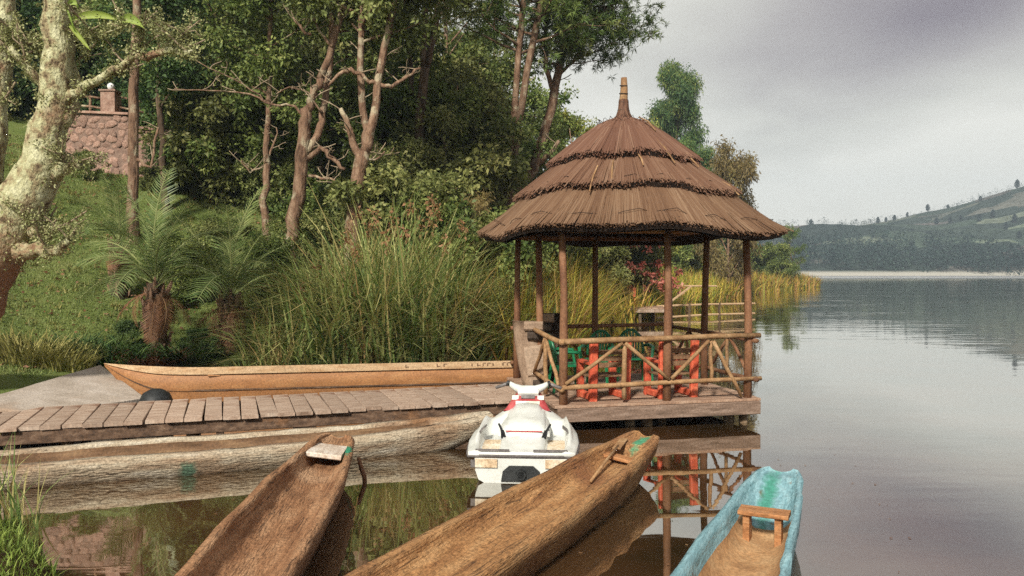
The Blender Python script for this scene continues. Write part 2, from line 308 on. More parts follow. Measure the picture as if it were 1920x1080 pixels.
M['tin'] = pmat('pale_green_tin', [(0.16, 0.26, 0.17), (0.26, 0.38, 0.26)], 2, (1, 8, 1), 0.5, 0.2)
M['hutwall'] = pmat('brown_hut_wall', [(0.06, 0.035, 0.02), (0.14, 0.085, 0.05)], 4, rough=0.9)
M['upright'] = pmat('grey_brown_hewn', [(0.17, 0.1105, 0.0723), (0.289, 0.1997, 0.136), (0.357, 0.2635, 0.187)], 4, (1, 1, 0.3), 0.85, 0.5)
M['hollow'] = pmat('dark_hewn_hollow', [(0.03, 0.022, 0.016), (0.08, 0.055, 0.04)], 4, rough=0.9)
M['canoe_pale'] = pmat('bleached_dugout_wood', [(0.25, 0.16, 0.10), (0.36, 0.27, 0.18), (0.45, 0.38, 0.275), (0.55, 0.50, 0.41)], 2.6, (4, 0.55, 3.2), 0.88, 1.0, 16, 0.025, grain=0.42, gscale=42, detail=9, cracks=0.75,
    marks=[((0.07, 0.045, 0.025), (0, 3, -0.12), (6, 12, 0.135), 0.35), ((0.12, 0.20, 0.13), (0.31, 3.3, 0.12), (0.13, 0.09, 0.10), 0.3)], dirt=((0.24, 0.13, 0.065), 0.8, 0.52, 0.72))
M['inside'] = pmat('brown_canoe_inside', [(0.07, 0.04, 0.02), (0.15, 0.085, 0.045), (0.24, 0.15, 0.08)], 3, (3, 0.6, 3), 0.9, 0.8)  # browner and darker than the outside of the pale hull
M['canoe_brown'] = pmat('brown_dugout_wood', [(0.1672, 0.0714, 0.0302), (0.3036, 0.1554, 0.0756), (0.4224, 0.2436, 0.1302)], 2.6, (4, 0.55, 3.2), 0.88, 1.0, 16, 0.025, grain=0.42, gscale=42, detail=9, cracks=0.75,
    marks=[((0.07, 0.045, 0.025), (0, 3, -0.12), (6, 12, 0.135), 0.35), ((0.03, 0.22, 0.12), (0.20, 5.02, 0.36), (0.05, 0.17, 0.2), 0.25)], dirt=((0.42, 0.26, 0.15), 1.1, 0.55, 0.75))
M['canoe_tan'] = pmat('tan_dugout_wood', [(0.2016, 0.088, 0.032), (0.3612, 0.188, 0.076), (0.4872, 0.288, 0.132)], 2.6, (4, 0.55, 3.2), 0.88, 1.0, 16, 0.025, grain=0.42, gscale=42, detail=9, cracks=0.75,
    marks=[((0.07, 0.045, 0.025), (0, 3, -0.12), (6, 12, 0.135), 0.35), ((0.08, 0.30, 0.16), (0.03, 5.72, 0.44), (0.055, 0.24, 0.2), 0.3)], dirt=((0.22, 0.095, 0.04), 1.1, 0.5, 0.75))
M['canoe_blue'] = pmat('chipped_blue_paint', [(0.12, 0.24, 0.27), (0.20, 0.35, 0.385), (0.30, 0.46, 0.49)], 5.0, (5, 0.9, 3), 0.65, 0.8, 12, 0.015, grain=0.25, gscale=40,
    marks=[((0.06, 0.24, 0.18), (-0.05, 4.7, 0.42), (0.06, 0.5, 0.3), 0.45)], dirt=((0.16, 0.12, 0.08), 6.0, 0.66, 0.72))
M['bluefloor'] = pmat('muddy_canoe_floor', [(0.20, 0.10, 0.045), (0.38, 0.21, 0.095), (0.48, 0.31, 0.16)], 3.0, rough=0.85, bump=0.6)
M['seatwood'] = pmat('orange_seat_wood', [(0.221, 0.0935, 0.034), (0.357, 0.1615, 0.0638), (0.442, 0.238, 0.1105)], 3, (1, 6, 6), 0.75, 0.4)
M['greyseat'] = pmat('bleached_seat_wood', [(0.40, 0.30, 0.22), (0.56, 0.47, 0.38), (0.70, 0.67, 0.6)], 4, (4, 1, 1), 0.8, 0.4)
M['hillmat'] = None

# ------------------------------------------------------------------ terrain
SHORE = np.array([(-1.5, -30), (-1.6, -2), (-2.2, 3), (-2.9, 5.0), (-3.4, 6.0), (-4.4, 7.1), (-5.6, 7.5), (-7.6, 8.2), (-8.0, 10.2), (-6.9, 12.2), (-6.9, 14.6), (-6.0, 15.7), (-4, 16.2), (-2, 16.8), (0, 18.2), (1, 20.5),
                  (2, 26), (3.5, 33), (7, 41), (12, 53), (18, 68), (26, 85), (36, 103), (44.5, 118), (46, 123), (40, 132), (15, 160), (-60, 200), (-200, 200), (-200, -30)], dtype=float)
def shore_dist(P):
    """signed distance to the shore, positive on land"""
    P = np.asarray(P, dtype=float); n = len(SHORE); best = np.full(len(P), 1e9); inside = np.zeros(len(P), bool)
    for i in range(n):
        a, b = SHORE[i], SHORE[(i + 1) % n]; ab = b - a
        t = np.clip(((P - a) @ ab) / (ab @ ab), 0, 1); q = a + t[:, None] * ab
        best = np.minimum(best, np.hypot(*(P - q).T))
        c = (a[1] > P[:, 1]) != (b[1] > P[:, 1])
        with np.errstate(divide='ignore', invalid='ignore'):
            xx = (b[0] - a[0]) * (P[:, 1] - a[1]) / (b[1] - a[1]) + a[0]
        inside ^= c & (P[:, 0] < xx)
    return np.where(inside, best, -best)
def height(P):
    P = np.asarray(P, dtype=float); d = shore_dist(P)
    z = np.interp(d, [-30, -3, -0.3, 0.0, 0.5, 2.4, 6, 12, 20, 40, 80], [-2.5, -1.2, -0.25, -0.02, 0.36, 0.62, 2.35, 5.3, 8.6, 15, 20])
    k = np.interp(P[:, 1], [-30, 6, 12, 32, 60, 100], [0.5, 0.5, 1, 1, 0.8, 0.3])
    big = np.sin(P[:, 0] * 0.61 + 1.3) * np.sin(P[:, 1] * 0.53 + 0.4) * 0.13 + np.sin(P[:, 0] * 1.7 + P[:, 1] * 1.3) * 0.04
    return np.where(d > 0.5, 0.36 + (z - 0.36) * k + big * np.clip((d - 1) / 3, 0, 1), z)
def gz(x, y): return float(height([(x, y)])[0])

def grid_mesh(name, xs, ys, zf, mat, smooth=True):
    X, Y = np.meshgrid(xs, ys); P = np.stack([X.ravel(), Y.ravel()], 1); Z = zf(P)
    V = np.column_stack([P, Z]); nx, ny = len(xs), len(ys)
    i, j = np.meshgrid(np.arange(nx - 1), np.arange(ny - 1)); a = (j * nx + i).ravel()
    Q = np.stack([a, a + 1, a + nx + 1, a + nx], 1)
    return np_mesh(name, V, Q, mat, smooth=smooth)
def ground_material():
    m, t, out = nodes_of('lawn_and_soil'); N = t.nodes.new; Lk = t.links.new
    tc = N('ShaderNodeTexCoord')
    n1 = N('ShaderNodeTexNoise'); n1.inputs['Scale'].default_value = 0.7; n1.inputs['Detail'].default_value = 8; n1.inputs['Roughness'].default_value = 0.7; Lk(tc.outputs['Object'], n1.inputs[0])
    r1 = N('ShaderNodeValToRGB'); set_ramp(r1, [(0.3, 0.085, 0.12, 0.03), (0.5, 0.13, 0.165, 0.045), (0.7, 0.19, 0.20, 0.07)]); Lk(n1.outputs[0], r1.inputs[0])
    n2 = N('ShaderNodeTexNoise'); n2.inputs['Scale'].default_value = 3.0; n2.inputs['Detail'].default_value = 6; Lk(tc.outputs['Object'], n2.inputs[0])
    r2 = N('ShaderNodeValToRGB'); set_ramp(r2, [(0.3, 0.05, 0.03, 0.015), (0.7, 0.13, 0.085, 0.045)]); Lk(n2.outputs[0], r2.inputs[0])
    sp = N('ShaderNodeSeparateXYZ'); Lk(tc.outputs['Object'], sp.inputs[0])
    a = N('ShaderNodeMath'); a.operation = 'MULTIPLY_ADD'; Lk(n2.outputs[0], a.inputs[0]); a.inputs[1].default_value = -0.35; Lk(sp.outputs[2], a.inputs[2])
    mr = N('ShaderNodeMapRange'); mr.inputs[1].default_value = 0.12; mr.inputs[2].default_value = 0.22; Lk(a.outputs[0], mr.inputs[0])
    # bare forest floor away from the lawn (right of it)
    b = N('ShaderNodeMath'); b.operation = 'MULTIPLY_ADD'; Lk(sp.outputs[1], b.inputs[0]); b.inputs[1].default_value = 0.28; Lk(sp.outputs[0], b.inputs[2])
    m3 = N('ShaderNodeMapRange'); m3.inputs[1].default_value = 1.6; m3.inputs[2].default_value = 0.2; Lk(b.outputs[0], m3.inputs[0])
    f = N('ShaderNodeMath'); f.operation = 'MULTIPLY'; Lk(mr.outputs[0], f.inputs[0]); Lk(m3.outputs[0], f.inputs[1])
    mx = N('ShaderNodeMix'); mx.data_type = 'RGBA'; Lk(f.outputs[0], mx.inputs[0]); Lk(r2.outputs[0], mx.inputs[6]); Lk(r1.outputs[0], mx.inputs[7])
    bs = N('ShaderNodeBsdfPrincipled'); bs.inputs['Roughness'].default_value = 0.95; bs.inputs['Specular IOR Level'].default_value = 0.1; Lk(mx.outputs[2], bs.inputs['Base Color'])
    nb = N('ShaderNodeTexNoise'); nb.inputs['Scale'].default_value = 28; nb.inputs['Detail'].default_value = 5; Lk(tc.outputs['Object'], nb.inputs[0])
    bp = N('ShaderNodeBump'); bp.inputs['Strength'].default_value = 0.7; bp.inputs['Distance'].default_value = 0.05; Lk(nb.outputs[0], bp.inputs['Height']); Lk(bp.outputs[0], bs.inputs['Normal'])
    Lk(bs.outputs[0], out.inputs[0]); return m
M['ground'] = ground_material()
xs = np.concatenate([np.linspace(-190, -34, 40), np.arange(-33, 6, 0.4), np.arange(6.5, 50, 1.0)])
ys = np.concatenate([np.arange(-28, 3, 1.5), np.arange(3, 34, 0.4), np.arange(34.5, 60, 1.0), np.arange(61, 198, 2.5)])
tag(link('hillside_ground', grid_mesh('hillside_ground', xs, ys, height, M['ground'])), kind='structure')

# ------------------------------------------------------------------ lake
def water_material():
    m, t, out = nodes_of('lake_water'); N = t.nodes.new; Lk = t.links.new
    tc = N('ShaderNodeTexCoord')
    mp = N('ShaderNodeMapping'); mp.inputs['Scale'].default_value = (0.35, 1.0, 1.0); mp.inputs['Rotation'].default_value = (0, 0, R(-8)); Lk(tc.outputs['Object'], mp.inputs[0])
    n1 = N('ShaderNodeTexNoise'); n1.inputs['Scale'].default_value = 1.3; n1.inputs['Detail'].default_value = 3; Lk(mp.outputs[0], n1.inputs[0])
    n2 = N('ShaderNodeTexNoise'); n2.inputs['Scale'].default_value = 0.13; n2.inputs['Detail'].default_value = 3; Lk(mp.outputs[0], n2.inputs[0])
    # ripples come in patches, calm close to the dock, ruffled far out
    sp = N('ShaderNodeSeparateXYZ'); Lk(tc.outputs['Object'], sp.inputs[0])
    far = N('ShaderNodeMapRange'); far.inputs[1].default_value = 10; far.inputs[2].default_value = 60; far.inputs[3].default_value = 0.12; far.inputs[4].default_value = 0.7; Lk(sp.outputs[1], far.inputs[0])
    pr = N('ShaderNodeMapRange'); pr.inputs[1].default_value = 0.42; pr.inputs[2].default_value = 0.62; pr.inputs[3].default_value = 0.35; pr.inputs[4].default_value = 1.3; Lk(n2.outputs[0], pr.inputs[0])
    st = N('ShaderNodeMath'); st.operation = 'MULTIPLY'; Lk(far.outputs[0], st.inputs[0]); Lk(pr.outputs[0], st.inputs[1])
    bp = N('ShaderNodeBump'); bp.inputs['Distance'].default_value = 0.03; Lk(st.outputs[0], bp.inputs['Strength']); Lk(n1.outputs[0], bp.inputs['Height'])
    ruf = N('ShaderNodeMapRange'); ruf.inputs[1].default_value = 215; ruf.inputs[2].default_value = 270; ruf.inputs[3].default_value = 0.02; ruf.inputs[4].default_value = 0.30; Lk(sp.outputs[1], ruf.inputs[0])
    gl = N('ShaderNodeBsdfGlossy'); gl.inputs['Color'].default_value = (0.97, 0.97, 0.94, 1); Lk(ruf.outputs[0], gl.inputs['Roughness']); Lk(bp.outputs[0], gl.inputs['Normal'])
    n3 = N('ShaderNodeTexNoise'); n3.inputs['Scale'].default_value = 0.5; n3.inputs['Detail'].default_value = 5; Lk(tc.outputs['Object'], n3.inputs[0])
    rp = N('ShaderNodeValToRGB'); set_ramp(rp, [(0.35, 0.035, 0.024, 0.010), (0.65, 0.10, 0.048, 0.020)]); Lk(n3.outputs[0], rp.inputs[0])
    df = N('ShaderNodeBsdfDiffuse'); Lk(rp.outputs[0], df.inputs[0])
    fr = N('ShaderNodeFresnel'); fr.inputs['IOR'].default_value = 1.33; Lk(bp.outputs[0], fr.inputs['Normal'])
    pw = N('ShaderNodeMath'); pw.operation = 'POWER'; Lk(fr.outputs[0], pw.inputs[0]); pw.inputs[1].default_value = 0.33
    mx = N('ShaderNodeMixShader'); Lk(pw.outputs[0], mx.inputs[0]); Lk(df.outputs[0], mx.inputs[1]); Lk(gl.outputs[0], mx.inputs[2]); Lk(mx.outputs[0], out.inputs[0])
    return m
M['water'] = water_material()
tag(MB().add([(-900, -40, 0), (1500, -40, 0), (1500, 1050, 0), (-900, 1050, 0)], [(0, 1, 2, 3)]).build('lake_water', M['water']), kind='structure')

# ------------------------------------------------------------------ far hill
def hill_h(P):
    x, y = P[:, 0], P[:, 1]
    rid = np.interp(x / np.maximum(y, 1) * 620, [-500, 40, 225, 280, 330, 350, 372, 397, 480, 640, 900], [60, 26, 34, 39, 44, 49, 54, 62, 84, 115, 90])
    y0 = 384 + 5 * np.sin(x * 0.03) - np.clip((x - 250) * 0.12, 0, 60)
    t = np.clip((y - y0) / 240.0, 0, 1.25)
    z = rid * (np.sin(np.clip(t, 0, 1) * math.pi / 2) ** 1.15) - np.clip(t - 1, 0, 1) * 30
    z += np.clip(t, 0, 0.4) * 7 * np.sin(x * 0.045 + y * 0.02) + 1.2 * np.sin(x * 0.11 + 1) * np.sin(y * 0.09) * np.clip(t * 4, 0, 1)
    return np.where(y < y0, -0.5, z + 0.6)
def hill_material():
    m, t, out = nodes_of('far_hill_fields'); N = t.nodes.new; Lk = t.links.new
    tc = N('ShaderNodeTexCoord'); mp = N('ShaderNodeMapping'); mp.inputs['Scale'].default_value = (0.022, 0.05, 0.11); Lk(tc.outputs['Object'], mp.inputs[0])
    nd = N('ShaderNodeTexNoise'); nd.inputs['Scale'].default_value = 1.2; nd.inputs['Detail'].default_value = 3; Lk(mp.outputs[0], nd.inputs[0])
    va = N('ShaderNodeVectorMath'); va.operation = 'MULTIPLY_ADD'; Lk(nd.outputs['Color'], va.inputs[0]); va.inputs[1].default_value = (0.7, 0.7, 0.7); Lk(mp.outputs[0], va.inputs[2])
    vo = N('ShaderNodeTexVoronoi'); vo.inputs['Scale'].default_value = 1.0; Lk(va.outputs[0], vo.inputs[0])
    sp = N('ShaderNodeSeparateColor'); Lk(vo.outputs['Color'], sp.inputs[0])
    rp = N('ShaderNodeValToRGB'); set_ramp(rp, [(0.0, 0.03, 0.045, 0.038), (0.3, 0.055, 0.075, 0.06), (0.55, 0.085, 0.12, 0.085), (0.75, 0.15, 0.13, 0.12), (1.0, 0.18, 0.22, 0.15)]); Lk(sp.outputs[0], rp.inputs[0])  # muted blue-green: some distance haze is mixed into the field colours
    n2 = N('ShaderNodeTexNoise'); n2.inputs['Scale'].default_value = 0.25; n2.inputs['Detail'].default_value = 6; Lk(tc.outputs['Object'], n2.inputs[0])
    mx = N('ShaderNodeMix'); mx.data_type = 'RGBA'; mx.blend_type = 'MULTIPLY'; mx.inputs[0].default_value = 0.7; Lk(rp.outputs[0], mx.inputs[6])
    r2 = N('ShaderNodeValToRGB'); set_ramp(r2, [(0.35, 0.35, 0.38, 0.35), (0.65, 1, 1, 1)]); Lk(n2.outputs[0], r2.inputs[0]); Lk(r2.outputs[0], mx.inputs[7])
    # pale strip of bare shore just above the water line
    sz = N('ShaderNodeSeparateXYZ'); Lk(tc.outputs['Object'], sz.inputs[0])
    mr = N('ShaderNodeMapRange'); mr.inputs[1].default_value = 2.6; mr.inputs[2].default_value = 1.4; Lk(sz.outputs[2], mr.inputs[0])
    m2 = N('ShaderNodeMix'); m2.data_type = 'RGBA'; Lk(mr.outputs[0], m2.inputs[0]); Lk(mx.outputs[2], m2.inputs[6]); m2.inputs[7].default_value = (0.42, 0.40, 0.34, 1)
    b = N('ShaderNodeBsdfPrincipled'); b.inputs['Roughness'].default_value = 1; b.inputs['Specular IOR Level'].default_value = 0; Lk(m2.outputs[2], b.inputs['Base Color']); Lk(b.outputs[0], out.inputs[0])
    return m
M['hillmat'] = hill_material()
tag(link('far_hill', grid_mesh('far_hill', np.arange(-600, 1100, 7), np.concatenate([np.arange(330, 400, 3), np.arange(400, 700, 7)]), hill_h, M['hillmat'])), kind='structure')
rng = np.random.default_rng(11)
def small_tree_cloud(P, hgt, rng, per=70, spread=0.42):
    """rough crowns made of big leaf faces for trees hundreds of metres away"""
    n = len(P); c = np.repeat(P, per, 0); h = np.repeat(hgt, per)
    t = rng.uniform(0.12, 1, n * per); rad = np.repeat(rng.uniform(0.6, 1.2, n), per) * spread * h * np.sin(np.clip(t * 0.92 + 0.08, 0, 1) * math.pi) ** 0.7
    a = rng.uniform(0, 6.28, n * per); q = np.sqrt(rng.uniform(0.1, 1, n * per))
    pos = c + np.stack([np.cos(a) * rad * q, np.sin(a) * rad * q, t * h], 1)
    d = rng.normal(size=(n * per, 3)); d[:, 2] += 0.4
    s = h * rng.uniform(0.07, 0.16, n * per)
    return leaf_quads(pos, d, s, s * 0.75, np.clip(np.repeat(rng.uniform(0, 0.7, n), per) + rng.uniform(0, 0.3, n * per), 0, 1), rng, 0.1)
fx = rng.uniform(20, 262, 900); fy = rng.uniform(0, 1, 900) ** 1.2
fyy = 388 + fy * np.interp(fx, [20, 130, 200, 245, 262], [70, 95, 105, 60, 18])
fP = np.column_stack([fx, fyy, hill_h(np.column_stack([fx, fyy]))])
V, Q, T = small_tree_cloud(fP, rng.uniform(5, 9.5, 900), rng)
tag(link('hillside_wood', np_mesh('hillside_wood', V, Q, M['hillwood'], T)), 'dark band of woodland along the far shore under the hill', 'woodland', kind='stuff')
bx_ = rng.uniform(60, 420, 2600); by_ = rng.uniform(395, 640, 2600); bP = np.column_stack([bx_, by_]); keep = np.sin(bx_ * .05 + by_ * .03) + np.sin(by_ * .07 - bx_ * .02) + rng.uniform(-1.2, 1.2, 2600) > .3
bP = np.column_stack([bP[keep], hill_h(bP[keep])]); V, Q, T = small_tree_cloud(bP, rng.uniform(1.5, 5, len(bP)), rng, 26, .6)
tag(link('hillside_scrub', np_mesh('hillside_scrub', V, Q, M['hillwood'], T)), 'scattered dark scrub dotting the fields of the far hill', 'scrub', kind='stuff')
V, Q, T = small_tree_cloud(np.zeros((1, 3)), np.array([8.0]), np.random.default_rng(3), 520)
ridge_me = np_mesh('ridge_crown', V, Q, M['hillwood'], T)
tm = MB().tube([(0, 0, -1), (0.1, 0, 4), (0, 0, 7)], [0.35, 0.28, 0.15], 6).mesh('ridge_trunk', M['barkdark'])
for i, (px, D, s) in enumerate([(1520, 600, 1.5), (1543, 600, 0.7), (1645, 610, 1.1), (1660, 612, 0.9), (1676, 612, 1.0), (1738, 610, 1.2), (1776, 612, 0.9), (1812, 610, 0.8), (1838, 605, 0.9), (1905, 560, 1.3), (1780, 520, 1.0), (1800, 525, 0.8), (1835, 500, 1.0), (1860, 505, 1.1), (1901, 480, 1.1), (1885, 470, 0.9), (1836, 565, 0.8), (1872, 600, 0.9), (1700, 612, 0.8), (1755, 540, 1.1), (1910, 440, 0.9), (1895, 425, 0.8)]):
    X = (px - CX) / F * D
    t = empty('hill_tree', (X, D, float(hill_h(np.array([[X, D]]))[0])), i * 1.3, 'small hazy tree standing alone on the far hillside', 'tree', 'scattered trees on the far hill')
    t.scale = (s * .55, s * .55, s * .55)
    link('trunk', tm, t); link('crown', ridge_me, t)

# ------------------------------------------------------------------ dock walkway
DK = 0.39                                       # deck height above the lake
rg = random.Random(5)
da = R(19.5); du = Vector((-math.cos(da), -math.sin(da), 0)); dn = Vector((-math.sin(da), math.cos(da), 0))
dock = empty('dock_walkway', (0.40, 11.97, 0), 0, 'weathered grey plank dock walkway running from the left bank to the gazebo', 'dock')
DW, DLEN, PW = 1.65, 9.6, 0.235
Md = Matrix((du, dn, Vector((0, 0, 1)))).transposed()
pm = [MB().box((0, 0, 0), (DW + w, PW - g, 0.045), None, 0.006).mesh('plank', M['plank']) for w, g in ((0, .012), (.04, .018), (-.03, .01), (.06, .022))]
rotd = math.atan2(dn.y, dn.x)
n = int(DLEN / PW)
for i in range(n):
    c = du * (PW * (i + 0.5)) + dn * (DW / 2 + rg.uniform(-.02, .02))
    link('plank', rg.choice(pm), dock, (c.x, c.y, DK - 0.0225 + rg.uniform(-.004, .004)), (rg.uniform(-.012, .012), rg.uniform(-.004, .004), rotd + rg.uniform(-.012, .012)))
for off in (0.07, DW / 2, DW - 0.07):
    a = du * -0.05 + dn * off; b = du * (DLEN - .1) + dn * off
    MB().bar((a.x, a.y, DK - .135), (b.x, b.y, DK - .135), 0.06, 0.17, 0.008).build('stringer_beam', M['beam'], dock)
for k in range(6):
    for off in (0.16, DW - 0.16):
        p = du * (0.5 + k * 1.45) + dn * off
        MB().tube([(p.x, p.y, -1.2), (p.x + .01, p.y, 0.0), (p.x, p.y, DK - .05)], [.075, .07, .065], 9, rough=.06, seed=k).build('pile', M['pile'], dock)
for k in range(7):
    p = du * (0.9 + k * 1.2) + dn * 0.02; q = du * (0.9 + k * 1.2) + dn * (DW - .02)
    MB().bar((p.x, p.y, DK - .27), (q.x, q.y, DK - .27), 0.09, 0.09).build('cross_bearer', M['beam'], dock)

# sloping boat ramp where the dock meets the bank
rv = [Wz(-60, 765, 0.45), Wz(186, 689, 0.55), Wz(272, 748, 0.30), Wz(60, 775, 0.36)]
rv[0].z += .02
mb = MB(); Nn = 12
for i in range(Nn + 1):
    for j in range(Nn + 1):
        u, v = i / Nn, j / Nn
        p = rv[0].lerp(rv[1], u).lerp(rv[3].lerp(rv[2], u), v); p.z += 0.012 * mnoise.noise(Vector((u * 5, v * 5, 0))) + 0.28 * (1 - v) * .15
        mb.v.append(tuple(p))
nb = len(mb.v)
for i in range(Nn + 1):
    for j in range(Nn + 1): mb.v.append((mb.v[i * (Nn + 1) + j][0], mb.v[i * (Nn + 1) + j][1], -0.5))
for i in range(Nn):
    for j in range(Nn):
        a = i * (Nn + 1) + j; mb.f.append((a, a + Nn + 1, a + Nn + 2, a + 1)); mb.m.append(0)
for i in range(Nn):
    for a, b in ((i * (Nn + 1), (i + 1) * (Nn + 1)), (i * (Nn + 1) + Nn, (i + 1) * (Nn + 1) + Nn), (i, i + 1), (Nn * (Nn + 1) + i, Nn * (Nn + 1) + i + 1)):
        mb.f.append((a, b, b + nb, a + nb)); mb.m.append(0)
tag(mb.build('boat_ramp', M['ramp'], smooth=False), kind='structure')

# ------------------------------------------------------------------ gazebo
GR = R(13.0); SIDE = 2.9
gu = Vector((math.cos(GR), math.sin(GR), 0)); gv = Vector((-math.sin(GR), math.cos(GR), 0))
P1 = Vector((0.74, 11.42, 0)); GC = P1 + (gu + gv) * SIDE / 2
gaz = empty('gazebo', GC, GR, 'square wooden gazebo on stilts with three-tiered conical thatched roof over the lake', 'gazebo')
h = SIDE / 2
posts = {'fl': (-h, -h), 'fm': (0.14, -h), 'fr': (h, -h), 'rm': (h, -.04), 'br': (h, h), 'bm': (0.02, h), 'bl': (-h, h), 'lm': (-h + .03, .05)}
ZT = 2.92
for k, (x, y) in posts.items():
    rr = random.Random(k); bend = rr.uniform(-.03, .03)
    pts = [(x + rr.uniform(-.01, .01), y, DK - .1), (x + bend, y + rr.uniform(-.02, .02), DK + .8), (x + bend * .5, y + rr.uniform(-.02, .02), DK + 1.6), (x + rr.uniform(-.05, .03), y + rr.uniform(-.03, .03), ZT)]
    MB().tube(pts, [.062, .060, .054, .05], 10, rough=.09, seed=len(k) + int(x * 9)).build('post', M['pole'], gaz, True)
# deck: frame, boards (each a piece), fascia
E = h + .13
deck = MB().box((0, 0, DK - .17), (2 * E - .1, 2 * E - .1, .08)).build('deck_frame', M['beam'], gaz)
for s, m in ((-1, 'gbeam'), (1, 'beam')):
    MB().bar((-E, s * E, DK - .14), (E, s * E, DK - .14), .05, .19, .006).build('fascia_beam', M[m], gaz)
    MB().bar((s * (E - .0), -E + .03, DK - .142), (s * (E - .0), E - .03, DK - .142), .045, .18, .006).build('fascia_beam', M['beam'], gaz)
nbd = 20; bw = 2 * E / nbd
bm_ = MB().box((0, 0, 0), (2 * E + .06, bw - .012, .04), None, .005).mesh('plank', M['gplank'])
for i in range(nbd):
    link('plank', bm_, deck, (rg.uniform(-.012, .012), -E + bw * (i + .5), DK - .02 + rg.uniform(-.003, .003)), (rg.uniform(-.006, .006), 0, rg.uniform(-.003, .003)))
# stilts under the deck
for x, y, r in [(-h + .05, -h, .07), (-.35, -h + .25, .085), (-.1, -h + .2, .1), (.2, -h + .35, .075), (h - .05, -h + .05, .07), (h - .22, -h + .18, .085), (h, 0, .08), (-.1, .1, .1), (h - .1, h, .08), (-h, h, .08), (0, h, .08), (-h, 0, .08), (-.6, -h + .6, .08)]:
    MB().tube([(x, y, -1.3), (x + .015, y, -.2), (x, y + .01, DK - .13)], [r, r * .96, r * .92], 9, rough=.07, seed=int(x * 50)).build('stilt', M['pile'], gaz, True)
# railings: round sticks
def stick(a, b, r=.032, mat='rail', sag=.012, sd=0):
    a, b = Vector(a), Vector(b); rr = random.Random(sd + int(a.x * 100) + int(b.z * 77)); m = []
    for t in (0, .25, .5, .75, 1):
        p = a.lerp(b, t)
        if 0 < t < 1: p += Vector((rr.uniform(-sag, sag), rr.uniform(-sag, sag), rr.uniform(-sag, sag)))
        m.append(p)
    return MB().tube(m, [r, r * 1.02, r * .98, r * .96, r * .9], 8, rough=.05, seed=sd).build('rail' if abs(b.z - a.z) < .15 else 'brace', M[mat], gaz, True)
HT, HB = DK + .92, DK + .27
y0 = -h - .075
stick((-h - .10, y0, HT - .02), (h + .16, y0, HT + .02), .042); stick((-h - .04, y0, HB - .02), (h + .18, y0, HB + .02), .036)
xm1, xm2 = (-h + .14) / 2 + .08, (h + .14) / 2
fz = y0 - .015
for a, b in [((-h, fz, HB + .03), (xm1 - .02, fz, HT - .05)), ((xm1 + .02, fz, HT - .05), (.13, fz, HB + .05)), ((.17, fz, HB + .06), (xm2 - .03, fz, HT - .04)), ((xm2 + .04, fz, HT - .05), (h - .16, fz - .02, DK + .03))]: stick(a, b, .030, sd=3)
stick((xm1 + .03, y0 + .03, DK + .05), (xm1 + .03, y0 + .03, HT - .04), .038); stick((xm2 + .03, y0 + .03, HB), (xm2 + .03, y0 + .03, HT - .04), .030)
xr = h + .07                                     # right side
stick((xr, -h - .14, HT - .06), (xr, h + .1, HT - .05), .036, 'pole'); stick((xr, -h - .16, HB + .01), (xr, h + .1, HB), .034, 'pole')
ys_ = [-h, -h / 2, 0, h / 2, h]
for i in range(4):
    up = i % 2 == 0
    stick((xr + .01, ys_[i] + .04, HB if up else HT - .1), (xr + .01, ys_[i + 1] - .04, HT - .1 if up else HB), .027, 'pole', sd=i)
for y in (-h / 2, h / 2): stick((xr - .03, y, HB), (xr - .03, y, HT - .1), .028, 'rail')
yb = h + .06                                     # back side
stick((-h - .1, yb, HT - .03), (h + .12, yb, HT), .036, 'pole'); stick((-h - .1, yb, HB), (h + .12, yb, HB), .034, 'pole')
xs_ = [-h, -h / 2, 0, h / 2, h]
for i in range(4):
    up = i % 2 == 0
    stick((xs_[i] + .04, yb + .01, HB if up else HT - .08), (xs_[i + 1] - .04, yb + .01, HT - .08 if up else HB), .026, 'pole', sd=i + 9)
xl = -h - .05                                    # left side, front half only: the dock comes in at the back half
stick((xl, -h - .12, HT - .03), (xl, .12, HT + .06), .040); stick((xl, -h - .1, HB - .06), (xl, .14, HB + .02), .034)
stick((xl - .02, -h + .03, HB), (xl - .02, -h / 2 - .03, HT - .04), .028); stick((xl - .02, -h / 2 + .03, HT - .04), (xl - .02, -.03, HB), .028); stick((xl - .02, -h / 2, DK + .04), (xl - .02, -h / 2, HT - .05), .034)
# ring beam and rafters
for a, b, m in [((-h - .12, -h, ZT - .02), (h + .12, -h, ZT - .02), 'rail'), ((-h, -h - .1, ZT + .06), (-h, h + .1, ZT + .06), 'pole'), ((h, -h - .1, ZT + .06), (h, h + .1, ZT + .06), 'pole'), ((-h - .12, h, ZT - .02), (h + .12, h, ZT - .02), 'pole')]:
    MB().tube([a, tuple((p + q) / 2 for p, q in zip(a, b)), b], [.055, .052, .05], 8, rough=.05).build('ring_beam', M[m], gaz, True)
